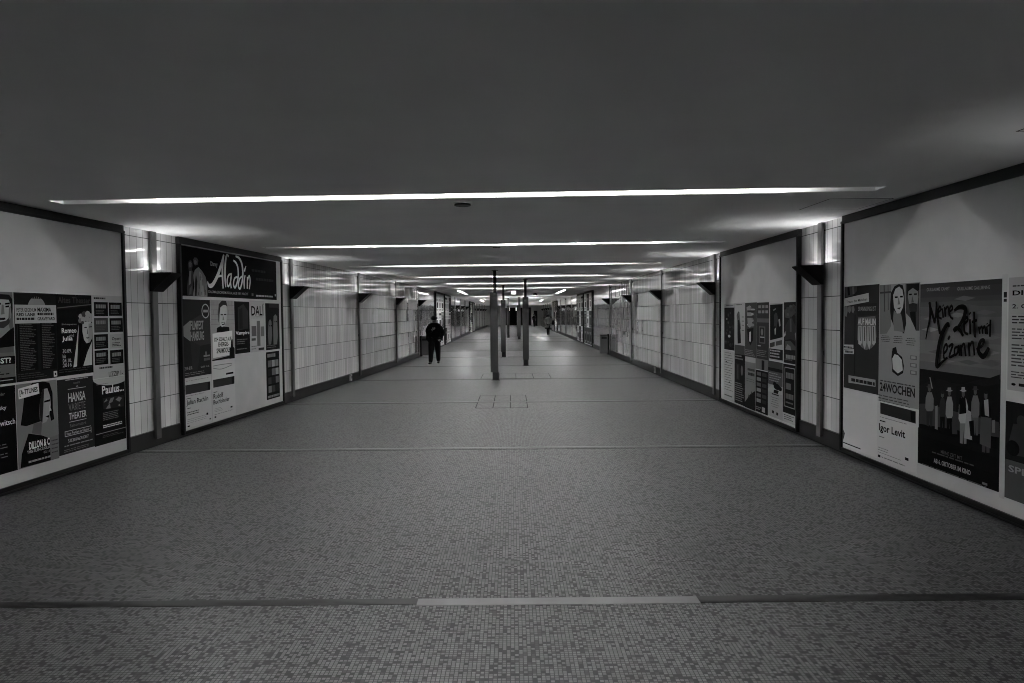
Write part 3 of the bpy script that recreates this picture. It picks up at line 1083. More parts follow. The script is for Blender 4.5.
# ---- second left billboard
P = sheet(PL2, 'musical_banner', (181, 245, 296.2), (276.2, 260, 299.6), .06)
P.rect(.0, .0, 1, .012, .5)
for L, g in (([(110, 540), (104, 470), (112, 390), (124, 340), (120, 280), (112, 240), (120, 205), (140, 190), (156, 215), (160, 250), (150, 290), (175, 320), (160, 420), (165, 540)], .30),
             ([(160, 540), (175, 450), (165, 340), (180, 290), (215, 260), (250, 300), (285, 360), (300, 440), (302, 548), (190, 544)], .50),
             ([(164, 190), (176, 168), (200, 172), (214, 200), (206, 240), (182, 246), (168, 225)], .34),
             ([(170, 200), (186, 190), (200, 210), (192, 236), (176, 232)], .46),
             ([(120, 225), (134, 205), (150, 225), (146, 262), (128, 266)], .44),
             ([(220, 300), (245, 330), (262, 420), (270, 540), (236, 542), (230, 420)], .60),
             ([(190, 330), (204, 400), (196, 540), (182, 540), (178, 420)], .22),
             ([(126, 300), (146, 300), (140, 420), (120, 440)], .5), ([(128, 470), (150, 440), (146, 520), (124, 530)], .40)):
    P.mpoly('k5', L, g)
B_ = lambda L, w: P.mstroke('k5', L, .80, [q * 1.35 for q in w] if isinstance(w, list) else w * 1.35)
B_([(300, 400), (318, 440), (352, 430), (400, 340), (438, 225), (456, 142)], [.02, .06, .07, .07, .06, .03])
B_([(458, 142), (446, 250), (446, 350), (452, 468)], [.04, .05, .055, .03])
B_([(386, 362), (420, 348), (450, 346)], [.02, .035, .03])
B_([(506, 160), (490, 146), (476, 190), (470, 300), (472, 400), (478, 456)], [.03, .04, .05, .05, .045, .03])
B_([(536, 328), (505, 340), (490, 395), (500, 448), (522, 410), (532, 335), (524, 400), (530, 466)], .035)
B_([(590, 356), (562, 372), (552, 430), (568, 458), (590, 400), (598, 330), (592, 260), (572, 215), (550, 198)], [.03, .035, .04, .04, .04, .045, .045, .04, .03])
B_([(636, 350), (610, 378), (598, 440), (614, 470), (634, 410), (642, 320), (632, 230), (606, 176), (572, 156)], [.03, .035, .04, .04, .045, .05, .05, .045, .03])
B_([(664, 340), (654, 400), (656, 470)], [.03, .045, .03]); B_([(672, 252), (656, 302)], [.02, .05])
B_([(686, 356), (684, 470)], .04); B_([(686, 390), (704, 346), (712, 400), (704, 474)], .035)
a = P.at('k5', (328, 205)); c = P.at('k5', (396, 240)); d = P.at('k5', (328, 262)); P.text('Disney', a[0], a[1], c[0], d[1], .66, .8)
for x_, y_, l_ in ((232, 330, 40), (250, 380, 60), (214, 420, 50), (262, 440, 60), (240, 500, 36), (206, 500, 30), (276, 480, 50), (224, 350, 40)):
    P.mpoly('k5', [(x_, y_), (x_ + 5, y_), (x_ + 8, y_ + l_), (x_ + 2, y_ + l_)], .34)
P.mtext('k5', 'DAS MAGISCHE MUSICAL AUS 1001 NACHT', 308, 486, 512, 692, .55, .3)
P.mtext('k5', 'NEUE FLOTTE', 725, 280, 306, 858, .22, .1); P.mtext('k5', 'HAMBURG', 765, 364, 392, 940, .22, .1)
P.mtext('k5', 'TICKETS UNTER', 768, 530, 548, 930, .6, .5); P.mrect('k5', 725, 515, 540, 742, .4); P.mrect('k5', 948, 524, 544, 960, .55)
P.done('wide black musical banner with white brush lettering above the other posters', 'banner', G2)

P = sheet(PL2, 'film_festival_poster', (182, 299.6, 378), (210.6, 299.6, 374.6), .22)
P.mpoly('k6', [(36, 235), (95, 195), (170, 150), (240, 90), (246, 370), (170, 385), (95, 350), (40, 315)], .27)
P.mpoly('k6', [(38, 240), (92, 192), (92, 352), (40, 312)], .50)
P.mpoly('k6', [(92, 352), (170, 385), (150, 570), (112, 575)], .26)
P.mtext('k6', 'FILMFEST', 92, 196, 266, 192, .56, .8); P.mtext('k6', 'HAMBURG', 92, 278, 350, 196, .56, .8)
a = P.at('k6', (207, 122)); P.oval(a[0], a[1], .145, .098, .6); P.oval(a[0], a[1], .12, .082, .22); P.mtext('k6', 'FFHH', 190, 112, 134, 224, .6, .5)
P.mtext('k6', '29.9.-8.10.', 48, 548, 574, 108, .55, .5); P.mtext('k6', '2016', 170, 540, 554, 236, .5, .5)
P.mrect('k6', 192, 458, 470, 240, .5); P.mrect('k6', 206, 430, 470, 214, .5); P.mtext('k6', 'ARTE', 194, 480, 502, 240, .4, .5)
P.mlines('k6', 50, 596, 624, 236, 2, .45, fill=.4)
P.done('dark film festival poster with a spotlight cone and round badge', 'poster', G2)

P = sheet(PL2, 'energy_poster', (211, 299.8, 361.4), (234.2, 300.8, 358), .56)
for i in range(1, 6):
    P.rect(0, .08 * i, 1, .08 * i + .004, .42)
for i in range(12):
    P.rect(.1 + .16 * (i % 6), .08 * (i // 6 * 2), .108 + .16 * (i % 6), .08 * (i // 6 * 2 + 1), .42)
P.mpoly('k6', [(292, 250), (320, 236), (352, 240), (386, 244), (388, 280), (290, 284)], .12)
P.mpoly('k6', [(306, 110), (312, 70), (340, 48), (362, 66), (368, 120), (366, 190), (350, 236), (330, 244), (314, 222), (306, 170)], .64)
P.mpoly('k6', [(302, 130), (306, 70), (330, 42), (362, 44), (372, 90), (360, 78), (340, 76), (318, 96), (312, 150), (310, 220), (304, 200)], .26)
P.mrect('k6', 320, 146, 154, 338, .15); P.mrect('k6', 346, 144, 152, 364, .15); P.mpoly('k6', [(338, 150), (348, 190), (334, 192)], .48)
P.mpoly('k6', [(326, 208), (354, 204), (350, 226), (332, 228)], .2); P.mpoly('k6', [(330, 212), (350, 209), (348, 216), (332, 218)], .82)
P.mpoly('k6', [(258, 294), (408, 270), (410, 450), (262, 480)], .80)
P.mtext('k6', 'ICH SCHALT AUF', 272, 324, 356, 402, .08, 1); P.mtext('k6', 'ENERGIE-', 302, 360, 394, 380, .08, 1); P.mtext('k6', 'SPARMODUS', 288, 406, 446, 392, .08, 1)
P.mpoly('k6', [(388, 410), (396, 392), (400, 338), (410, 336), (414, 390), (426, 406), (426, 482), (386, 486)], .07)
P.mpoly('k6', [(254, 494), (388, 460), (388, 482), (254, 506)], .10)
P.done('poster of a cartoon face above a white sign, dark bottle at its corner', 'poster', G2)

P = sheet(PL2, 'opera_poster', (234.6, 301.2, 354.6), (249.6, 301.8, 352), .12)
P.mpoly('k7', [(72, 100), (104, 80), (130, 120), (132, 220), (74, 230)], .26); P.mpoly('k7', [(80, 110), (98, 100), (100, 220), (82, 222)], .2)
P.mtext('k7', 'Vampire', 60, 236, 262, 138, .82, .5); P.mlines('k7', 66, 282, 318, 130, 3, .42, fill=.35); P.mlines('k7', 66, 336, 352, 130, 1, .42, fill=.35)
P.done('small dark poster with white script across its middle, right of the bottle poster', 'poster', G2)

P = sheet(PL2, 'exhibition_poster', (250.2, 300.4, 352.8), (264.8, 301.2, 350.6), .66)
P.mtext('k7', 'DALÍ', 148, 76, 146, 220, .08, .7); P.mlines('k7', 150, 152, 166, 224, 2, .4, fill=.3)
P.mrect('k7', 180, 176, 320, 200, .42); P.mrect('k7', 150, 206, 264, 178, .40); P.mrect('k7', 202, 208, 264, 222, .46)
P.mrect('k7', 150, 276, 290, 174, .35); P.mrect('k7', 190, 330, 344, 222, .28); P.mlines('k7', 150, 320, 350, 184, 2, .4, fill=.3)
P.done('white exhibition poster headed DALI in black with small grey pictures', 'poster', G2)

P = sheet(PL2, 'film_poster', (265.6, 303.2, 350.6), (279.2, 303.6, 348.6), .14)
P.mpoly('k7', [(244, 250), (248, 180), (256, 166), (264, 180), (268, 260), (262, 310), (248, 312)], .42)
P.mpoly('k7', [(274, 230), (276, 150), (286, 138), (296, 150), (300, 260), (296, 310), (276, 310)], .46)
for x, y in ((252, 200), (260, 200), (281, 176), (290, 176)):
    P.mrect('k7', x, y, y + 8, x + 5, .1)
P.mrect('k7', 250, 78, 100, 300, .24); P.mlines('k7', 240, 316, 338, 304, 2, .42, fill=.4)
P.done('dark poster with two pale faces at the upper right of the second left billboard', 'poster', G2)

P = sheet(PL2, 'collage_poster', (266.4, 352.2, 399.8), (279.4, 350.8, 397), .13)
for r in range(4):
    for c in range(3):
        P.rect(.12 + .28 * c, .18 + .18 * r, .36 + .28 * c, .32 + .18 * r, (.42, .3, .55, .2, .48)[(r * 3 + c * 2) % 5])
P.lines(.08, .04, .7, .12, 1, .5, fill=.9, ragged=0); P.lines(.06, .92, .95, .98, 1, .5, fill=.8, ragged=0)
P.done('small dark collage poster at the lower right of the second left billboard', 'poster', G2)

P = sheet(PL2, 'recital_poster', (184.2, 379, 429), (211.2, 376, 421.4), .74)
P.mlines('k8', 70, 148, 156, 276, 1, .5, fill=.5, ragged=0)
P.mpoly('k8', [(64, 186), (292, 148), (292, 226), (66, 272)], .28); P.mpoly('k8', [(268, 152), (292, 148), (292, 218), (270, 224)], .14)
P.mlines('k8', 72, 286, 294, 240, 1, .5, fill=.5, ragged=0)
P.mtext('k8', 'Julian Rachlin', 74, 324, 382, 274, .12, .6); P.mrect('k8', 72, 308, 314, 118, .15)
P.mlines('k8', 80, 396, 410, 118, 1, .35); P.mlines('k8', 80, 434, 474, 200, 2, .2, fill=.35, ragged=.1); P.mlines('k8', 80, 500, 550, 300, 3, .5, fill=.2)
P.mrect('k8', 256, 436, 456, 272, .15); P.mrect('k8', 84, 556, 568, 106, .12); P.mrect('k8', 284, 486, 498, 298, .35)
P.done('white recital poster for Julian Rachlin at the lower left corner', 'poster', G2)

P = sheet(PL2, 'recital_poster', (212, 361.4, 421.6), (235, 358.2, 415.2), .74)
P.mstroke('k6', [(266, 540), (330, 528), (410, 518)], .5, .012); P.mstroke('k6', [(266, 556), (330, 562), (410, 530)], .5, .012); P.mrect('k6', 364, 592, 606, 420, .12)
P.mpoly('k8', [(318, 136), (512, 100), (512, 170), (320, 208)], .28); P.mpoly('k8', [(486, 106), (512, 100), (512, 166), (488, 172)], .14)
P.mrect('k8', 322, 248, 254, 356, .15)
P.mtext('k8', 'Rudolf', 320, 266, 312, 410, .12, .6); P.mtext('k8', 'Buchbinder', 320, 322, 362, 468, .12, .6)
P.mlines('k8', 330, 400, 440, 410, 3, .5, fill=.25); P.mrect('k8', 476, 376, 390, 494, .15); P.mrect('k8', 330, 470, 484, 346, .12); P.mlines('k8', 330, 452, 466, 510, 1, .5, fill=.3)
P.done('white recital poster for Rudolf Buchbinder, second from the lower left corner', 'poster', G2)

# ---- near right billboard
P = sheet(PR1, 'event_poster', (844.4, 286.2, 387.2), (879, 284.8, 395.4), .26)
P.mpoly('r1', [(34, 78), (118, 68), (116, 110), (90, 140), (40, 150)], .34); P.mpoly('r1', [(52, 84), (66, 82), (70, 136), (56, 140)], .18); P.mpoly('r1', [(84, 80), (98, 78), (100, 128), (88, 132)], .44)
for x in (34, 56, 80):
    P.mpoly('r1', [(x, 216), (x + 18, 212), (x + 22, 240), (x + 12, 286 if x < 50 else 262), (x + 2, 280 if x < 50 else 250)], .44)
P.mpoly('r1', [(126, 290), (244, 280), (252, 420), (236, 480), (216, 500), (180, 512), (146, 490), (120, 440), (122, 380)], .42)
for i, x in enumerate((128, 158, 190, 222)):
    P.mpoly('r1', [(x, 350), (x + 22, 346), (x + 26, 460), (x + 14, 510 if i in (1, 2) else 480), (x, 470)], .62); P.mpoly('r1', [(x + 8, 352), (x + 14, 352), (x + 16, 450), (x + 10, 450)], .3)
P.mpoly('r1', [(122, 200), (258, 190), (258, 270), (122, 280)], .22)
P.mtext('r1', 'SPANNUNG IST', 128, 216, 246, 250, .5, .6); P.mtext('r1', 'AUF MALIN', 126, 296, 340, 248, .72, .8)
P.mpoly('r1', [(34, 160), (200, 122), (202, 182), (34, 214)], .66)
a = P.at('r1', (48, 176)); d = P.at('r1', (48, 194)); c = P.at('r1', (190, 164)); P.text('Traum der Mädchen', a[0], a[1], c[0], d[1], .2, .3, slant=-.022)
P.mpoly('r1', [(24, 474), (96, 476), (96, 500), (24, 504)], .66); P.mpoly('r1', [(24, 508), (100, 506), (100, 540), (24, 536)], .66)
P.mtext('r1', 'Jetzt sehen', 30, 484, 496, 88, .25, .3); P.mtext('r1', 'im TV', 40, 514, 530, 92, .25, .3)
P.mrect('r1', 104, 270, 680, 110, .20)
P.mpoly('r2', [(64, 58), (218, 84), (218, 124), (64, 100)], .56); P.mtext('r2', 'Das Spiel der Freundinnen', 80, 74, 94, 214, .2, .3)
P.done('dark event poster with pale petal shapes and tilted white labels', 'poster', G3)

P = sheet(PR1, 'blank_sheet', (843.6, 388.6, 446), (877.2, 396.4, 457), .74)
P.mrect('r2', 24, 434, 440, 130, .2); P.mpoly('r2', [(22, 362), (40, 388), (38, 402), (22, 426)], .08)
P.done('blank white poster sheet below the dark petal poster', 'poster', G3)

P = sheet(PR1, 'film_poster', (879.4, 284.4, 401.5), (919.6, 283, 408.6), .52)
P.mpoly('r1', [(272, 70), (350, 64), (350, 350), (320, 400), (272, 404)], .46)
for L in ([(300, 70), (306, 70), (310, 250), (304, 250)], [(276, 116), (350, 110), (350, 122), (276, 128)], [(328, 68), (332, 68), (334, 240), (330, 240)]):
    P.mpoly('r1', L, .3)
P.mpoly('r1', [(450, 60), (545, 55), (548, 380), (520, 380), (490, 300), (452, 260)], .30)
P.mpoly('r1', [(466, 80), (500, 62), (530, 72), (538, 150), (528, 220), (500, 250), (478, 220), (466, 150)], .48)
P.mpoly('r1', [(460, 62), (545, 56), (545, 100), (532, 110), (500, 88), (470, 110), (462, 150)], .16)
P.mpoly('r1', [(472, 200), (500, 190), (530, 196), (526, 250), (500, 262), (478, 240)], .22); P.mrect('r1', 474, 128, 138, 494, .12); P.mrect('r1', 508, 126, 136, 528, .12); P.mpoly('r1', [(496, 140), (508, 186), (490, 188)], .36)
P.mpoly('r1', [(480, 250), (520, 250), (524, 380), (486, 300)], .12)
P.mpoly('r1', [(346, 200), (352, 120), (376, 76), (406, 62), (432, 70), (444, 120), (448, 230), (456, 330), (440, 400), (420, 380), (380, 370), (352, 300), (346, 250)], .16)
P.mpoly('r1', [(366, 140), (382, 96), (408, 78), (430, 100), (440, 160), (434, 220), (414, 262), (392, 264), (372, 220)], .62)
P.mpoly('r1', [(372, 240), (396, 266), (420, 262), (428, 300), (440, 390), (372, 380), (366, 300)], .46)
P.mrect('r1', 378, 146, 158, 398, .12); P.mrect('r1', 414, 142, 154, 434, .12); P.mpoly('r1', [(404, 150), (416, 200), (398, 202)], .44); P.mpoly('r1', [(392, 226), (422, 220), (410, 236)], .24)
P.mlines('r1', 284, 412, 460, 350, 4, .3, fill=.35, center=True); P.mlines('r1', 366, 416, 470, 436, 4, .3, fill=.35, center=True); P.mlines('r1', 452, 430, 486, 524, 4, .3, fill=.35, center=True)
P.mpoly('r1', [(356, 560), (364, 500), (388, 490), (396, 530), (430, 560), (442, 620), (436, 670), (400, 690), (362, 660)], .16)
P.mpoly('r1', [(362, 570), (378, 540), (402, 548), (428, 580), (434, 650), (400, 672), (366, 640)], .68)
for y in (548, 600, 650):
    P.mrect('r1', 486, y, y + 28, 530, .40); P.mrect('r1', 492, y + 5, y + 23, 522, .54)
P.mlines('r2', 246, 84, 96, 444, 1, .3, ragged=0, fill=.5)
P.mtext('r2', '24WOCHEN', 244, 96, 146, 444, .20, 1)
P.mlines('r2', 236, 166, 214, 446, 3, .36, fill=.35, ragged=.2)
P.done('pale film poster with two faces headed 24 WOCHEN', 'poster', G3)

P = sheet(PR1, 'recital_poster', (877.4, 402, 456.6), (917.4, 410, 476), .72)
P.mpoly('r2', [(242, 212), (444, 264), (444, 334), (242, 276)], .24); P.mpoly('r2', [(414, 262), (440, 268), (440, 330), (416, 322)], .10)
P.mlines('r2', 240, 292, 300, 392, 1, .5, ragged=0); P.mrect('r2', 240, 312, 318, 272, .12)
P.mtext('r2', 'Igor Levit', 236, 330, 384, 384, .08, .9); P.mlines('r2', 236, 402, 412, 270, 1, .4)
P.mlines('r2', 230, 464, 490, 290, 2, .5, fill=.3); P.mrect('r2', 230, 492, 494, 362, .4); P.mrect('r2', 384, 524, 540, 404, .12); P.mrect('r2', 230, 508, 522, 244, .12); P.mlines('r2', 250, 520, 530, 420, 1, .45)
P.done('white recital poster for Igor Levit below the two-faces film poster', 'poster', G3)

P = sheet(PR1, 'film_poster', (919.6, 284, 464), (1000.8, 279.2, 491.5), .16)
P.grad(0, 0, 1, .10, .26, .34, 4)
P.grad(0, .10, 1, .36, .35, .46, 10)
P.grad(0, .36, 1, .47, .46, .38, 5)
R_ = random.Random(5)
for i in range(16):
    x = R_.random() * .8; y = .08 + R_.random() * .36
    P.poly([(x, y + .004), (x + .12, y - .012), (x + .26, y), (x + .14, y + .014)], .37 + .13 * R_.random())
P.mpoly('r4', [(22, 90), (60, 70), (110, 60), (160, 76), (200, 84), (260, 66), (310, 60), (366, 40), (366, 300), (22, 300)], .17)
P.mpoly('r4', [(180, 90), (240, 76), (300, 92), (366, 80), (366, 240), (180, 240)], .14)
P.mpoly('r4', [(22, 165), (60, 165), (110, 180), (180, 200), (366, 245), (366, 400), (22, 380)], .30)
P.mpoly('r4', [(22, 250), (366, 310), (366, 550), (22, 430)], .10)
P.grad(0, .80, 1, 1, .12, .06, 5)
def folk(c, x, y0, y1, g_top, g_leg, hat=None, wd=26):
    h = y1 - y0
    P.mpoly(c, [(x - wd * .4, y0 + h * .62), (x + wd * .4, y0 + h * .62), (x + wd * .34, y1), (x + wd * .05, y1), (x, y0 + h * .74), (x - wd * .08, y1), (x - wd * .38, y1 - 3)], g_leg)
    P.mpoly(c, [(x - wd * .26, y0 + h * .19), (x + wd * .28, y0 + h * .19), (x + wd * .52, y0 + h * .34), (x + wd * .5, y0 + h * .58), (x + wd * .34, y0 + h * .64), (x - wd * .34, y0 + h * .64), (x - wd * .54, y0 + h * .56), (x - wd * .48, y0 + h * .32)], g_top)
    P.mpoly(c, [(x - 7, y0 + h * .06), (x, y0 + h * .02), (x + 7, y0 + h * .06), (x + 6, y0 + h * .15), (x, y0 + h * .19), (x - 6, y0 + h * .15)], .34)
    if hat is not None:
        P.mpoly(c, [(x - 15, y0 + h * .06), (x - 8, y0 + h * .05), (x - 7, y0), (x + 7, y0), (x + 8, y0 + h * .05), (x + 15, y0 + h * .07), (x, y0 + h * .09)], hat)
folk('r4', 66, 82, 262, .44, .26, .30, 34)
P.mpoly('r4', [(66, 52), (70, 52), (80, 100), (76, 102)], .5)
folk('r4', 122, 108, 284, .24, .12, .20, 26); folk('r4', 152, 96, 300, .52, .10, .5, 30)
folk('r4', 212, 94, 336, .62, .48, .56, 38)
P.mpoly('r4', [(196, 142), (222, 138), (226, 206), (194, 210)], .08)
P.mpoly('r4', [(226, 190), (246, 200), (250, 320), (216, 312)], .56)
folk('r4', 264, 90, 300, .42, .38, .28, 34); folk('r4', 310, 100, 374, .10, .30, .14, 44)
P.mpoly('r4', [(302, 150), (320, 146), (324, 220), (306, 214)], .56); P.mpoly('r4', [(288, 220), (334, 226), (330, 356), (284, 336)], .34)
P.mpoly('r4', [(164, 244), (186, 240), (188, 296), (166, 294)], .3); P.mpoly('r4', [(238, 240), (258, 236), (262, 306), (244, 302)], .1)
P.mpoly('r4', [(94, 176), (104, 172), (104, 276), (92, 272)], .48); P.mpoly('r4', [(338, 236), (350, 234), (350, 290), (336, 288)], .44)
K = .05
S = lambda L, w: P.mstroke('r3', L, K, [q * .0046 for q in w] if isinstance(w, (list, tuple)) else w * .0046)
S([(86, 440), (98, 370), (110, 320), (116, 250), (112, 186)], [2, 3, 4, 4, 4]); S([(108, 186), (126, 250), (148, 330)], [3, 4.5, 4]); S([(148, 330), (156, 250), (158, 180)], [3, 3, 2]); S([(158, 184), (166, 290), (184, 402)], [3, 4, 4.5])
S([(172, 256), (190, 236), (184, 214), (172, 240), (174, 286), (196, 298)], 2.6); S([(200, 228), (206, 292)], 3); S([(204, 206), (208, 212)], 3)
S([(216, 216), (222, 286)], 3); S([(220, 244), (238, 214), (248, 282)], 2.6); S([(250, 250), (270, 234), (264, 208), (250, 236), (256, 284), (276, 300)], 2.6)
S([(282, 244), (312, 222), (346, 220), (360, 240), (344, 300), (306, 360), (280, 384)], [3, 5, 6, 6, 5, 4, 4]); S([(276, 380), (306, 362), (346, 416)], [4, 5, 3])
S([(350, 336), (374, 312), (370, 288), (352, 320), (354, 388), (380, 404)], 3); S([(390, 302), (394, 406)], 3.4); S([(388, 258), (394, 268)], 4)
S([(420, 250), (424, 400), (434, 414)], [3, 4, 4]); S([(404, 322), (440, 308)], 3)
S([(452, 352), (460, 402)], 2.6); S([(460, 370), (474, 352), (480, 402)], 2.4); S([(480, 370), (494, 350), (500, 404)], 2.4); S([(508, 350), (512, 406)], 2.6); S([(510, 330), (512, 336)], 2.6); S([(534, 304), (530, 422)], 2.8); S([(514, 348), (540, 336)], 2.2)
S([(250, 356), (240, 334), (206, 390), (182, 470), (166, 580), (168, 626), (210, 588), (240, 566)], [3, 5, 6, 6, 6, 5, 3, 2])
S([(212, 540), (236, 508), (232, 472), (214, 502), (216, 570), (240, 564)], 3); S([(244, 442), (256, 416)], 3.4)
S([(246, 492), (276, 474), (252, 558), (286, 546)], 3.2); S([(312, 490), (290, 502), (290, 546), (310, 528), (316, 480), (322, 552)], 3)
S([(330, 476), (336, 556)], 3.4); S([(334, 500), (354, 470), (366, 556)], 3); S([(386, 460), (392, 556)], 3.4); S([(390, 490), (414, 456), (426, 550)], 3)
S([(440, 510), (480, 482), (490, 446), (466, 456), (454, 520), (488, 556), (526, 496)], [3, 3, 4, 4, 5, 6, 4])
P.mtext('r3', 'GUILLAUME CANET', 98, 90, 112, 256, .50, .4); P.mtext('r3', 'GUILLAUME GALLIENNE', 308, 84, 106, 534, .50, .4)
P.mtext('r4', 'MEINE ZEIT MIT', 122, 362, 376, 214, .38, .2); P.mlines('r4', 84, 368, 378, 264, 1, .36, ragged=0)
a = P.at('r4', (92, 396)); d = P.at('r4', (92, 416)); c = P.at('r4', (250, 460)); P.text('AB 6. OKTOBER IM KINO', a[0], a[1], c[0], d[1], .62, .6)
P.mlines('r4', 40, 418, 428, 320, 1, .38, ragged=0, fill=.5); P.mrect('r4', 300, 498, 508, 322, .44)
P.done('large dark film poster with black brush lettering and a strolling group', 'poster', G3)

q = sheet(PR1, 'notice_poster', (1008.4, 277.5, 389.6), (1023.5, 277, 392), .62)
P = Print(PR1, 'notice_poster', q.u0, min(q.u0 + .86, PR1.w - .05), q.z0, q.z1, .60)
P.lines(.06, .07, .6, .095, 1, .3, ragged=0)
P.text('DIE SONNE', .06, .115, 1.0 * .95, .16, .08, 1); P.text('2. Oktober 2016', .06, .235, .95, .275, .14, .7)
P.lines(.06, .34, .9, .42, 3, .26, fill=.45); P.lines(.06, .45, .94, .56, 4, .30, fill=.4); P.lines(.06, .59, .94, .80, 7, .3, fill=.4); P.lines(.06, .83, .9, .90, 3, .3, fill=.4)
P.oval(.10, .945, .035, .012, .1); P.text('Der Mittag', .18, .93, .7, .96, .15, .6)
P.done('white text notice at the right edge, upper of two', 'poster', G3)
q2 = sheet(PR1, 'show_poster', (1006.8, 401.5, 497.2), (1023.5, 403, 504.4), .36)
P = Print(PR1, 'show_poster', q.u0 - .012, min(q.u0 + .86, PR1.w - .05), q2.z0, q2.z1, .36)
P.rect(0, .0, 1, .60, .15)
P.poly([(.12, .22), (.34, .2), (.4, .36), (.42, .52), (.12, .54), (.06, .4)], .26); P.oval(.24, .18, .07, .06, .26); P.oval(.12, .47, .10, .08, .08); P.oval(.44, .47, .10, .08, .08)
P.poly([(.5, .25), (.75, .22), (.8, .55), (.5, .55)], .22); P.oval(.62, .2, .07, .06, .26)
P.text('SPLENDID', .06, .65, .95, .72, .52, .7); P.text('live auf Tour', .3, .77, .9, .81, .46, .2)
P.done('dark and grey show poster at the right edge, lower of two', 'poster', G3)

P = Print(PR1, 'paste_strip', q.u0 - .075, q.u0 - .02, q2.z0 - .02, q.z1 + .03, .68)
P.mrect('r5', 172, 188, 236, 200, .2); P.mrect('r5', 172, 246, 272, 198, .22)
P.done('narrow pale paper strip between the large film poster and the notice', 'poster', G3)

# ---- second right billboard, upper row
def blobs(P, x0, y0, x1, y1, n, lo, hi, seed, rx=.08, ry=.03):
    R = random.Random(seed)
    for i in range(n):
        P.oval(x0 + (x1 - x0) * R.random(), y0 + (y1 - y0) * R.random(), rx * (.5 + R.random()), ry * (.5 + R.random()), lo + (hi - lo) * R.random(), n=7)


P = sheet(PR2, 'collage_poster', (724.4, 304, 349.4), (734.5, 303.4, 350.4), .16)
P.rect(0, 0, 1, .085, .62); P.lines(.2, .03, .9, .06, 1, .4, ragged=0)
blobs(P, .1, .12, .9, .95, 34, .1, .34, 3); P.oval(.55, .70, .12, .03, .66); P.oval(.3, .33, .08, .02, .5)
P.done('dark speckled collage poster, first of the upper row from the far end', 'poster', G4)
P = sheet(PR2, 'theatre_poster', (734.8, 303, 354), (745, 302.4, 355), .62)
P.rect(0, .82, 1, 1, .34); P.lines(.1, .03, .9, .06, 1, .3)
P.mpoly('r7', [(164, 200), (176, 165), (192, 168), (194, 210), (202, 280), (206, 330), (186, 330), (172, 260)], .40); P.mpoly('r7', [(172, 250), (190, 240), (200, 320), (204, 400), (206, 470), (174, 474), (172, 380)], .12); P.mstroke('r7', [(172, 200), (180, 160), (190, 200), (176, 220)], .2, .01)
for y in (210, 250, 290, 340):
    P.mrect('r7', 214, y, y + 8, 236, .42)
P.done('pale theatre poster with a slim dark standing figure, second of the upper row', 'poster', G4)
P = sheet(PR2, 'drinks_poster', (745.2, 302.6, 357), (756.8, 302.6, 358.6), .32)
blobs(P, .3, .08, .75, .42, 12, .45, .66, 8, .16, .03)
P.mpoly('r7', [(268, 330), (330, 322), (326, 440), (300, 490), (276, 440)], .12); P.mpoly('r7', [(290, 360), (306, 356), (304, 450), (296, 462), (286, 440)], .70); P.mpoly('r7', [(262, 120), (296, 100), (320, 300), (276, 310)], .52)
P.mrect('r7', 270, 150, 170, 340, .25); P.mrect('r7', 262, 206, 222, 340, .28); P.lines(.05, .86, .95, .98, 4, .5, fill=.4)
P.done('grey poster with a tall pale glass shape, third of the upper row', 'poster', G4)
P = sheet(PR2, 'building_poster', (757, 302.6, 358.8), (769, 302.2, 360.2), .28)
for r in range(2):
    for c in range(3):
        P.rect(.12 + .3 * c, .05 + .09 * r, .34 + .3 * c, .10 + .09 * r, .5)
P.rect(0, .28, 1, .35, .40); P.rect(.2, .42, .72, .72, .40); P.rect(.26, .44, .64, .70, .22); P.oval(.45, .52, .1, .06, .48); P.rect(.3, .6, .66, .62, .6)
P.rect(.1, .755, .35, .775, .6); P.lines(.05, .84, .95, .97, 4, .48, fill=.4)
P.done('grey poster of a house front with windows, fourth of the upper row', 'poster', G4)
P = sheet(PR2, 'dance_poster', (769.6, 303.4, 360), (783.2, 303, 361.2), .62)
P.mpoly('r7', [(490, 96), (612, 88), (612, 412), (490, 442)], .05)
P.mpoly('r7', [(528, 200), (540, 172), (556, 176), (564, 210), (566, 250), (550, 330), (544, 384), (534, 380), (544, 300), (526, 310), (530, 260)], .28); P.mpoly('r7', [(572, 240), (586, 232), (592, 300), (580, 308)], .56); P.mpoly('r7', [(534, 330), (548, 320), (544, 386), (536, 384)], .6); P.mpoly('r7', [(520, 144), (546, 128), (548, 140), (524, 156)], .44)
P.mpoly('r7', [(488, 470), (536, 456), (536, 500), (488, 514)], .30); P.mpoly('r7', [(546, 454), (608, 438), (608, 484), (546, 496)], .34)
P.rect(.0, .80, 1, .98, .16); P.lines(.06, .82, .96, .97, 3, .6, fill=.5)
P.done('black poster with a dim dancer over a white slanted band, fifth of the upper row', 'poster', G4)
P = sheet(PR2, 'show_poster', (784, 302.4, 363), (799, 301.6, 364.6), .17)
P.mpoly('r7', [(630, 150), (680, 110), (720, 90), (760, 120), (764, 200), (720, 190), (690, 230), (640, 220)], .32)
for x, y in ((660, 130), (690, 110), (724, 120), (744, 150), (700, 150), (664, 190), (740, 190)):
    a = P.at('r7', (x, y)); P.oval(a[0], a[1], .1, .025, .24 + .14 * ((x + y) % 3) / 2, n=7)
P.mpoly('r7', [(640, 300), (690, 210), (700, 210), (752, 330), (760, 470), (720, 440), (690, 430), (640, 440)], .26); P.mpoly('r7', [(684, 230), (700, 230), (702, 360), (684, 360)], .36)
P.mpoly('r7', [(622, 400), (640, 350), (644, 390), (628, 410)], .62); P.mpoly('r7', [(734, 380), (744, 356), (764, 410), (740, 444)], .6)
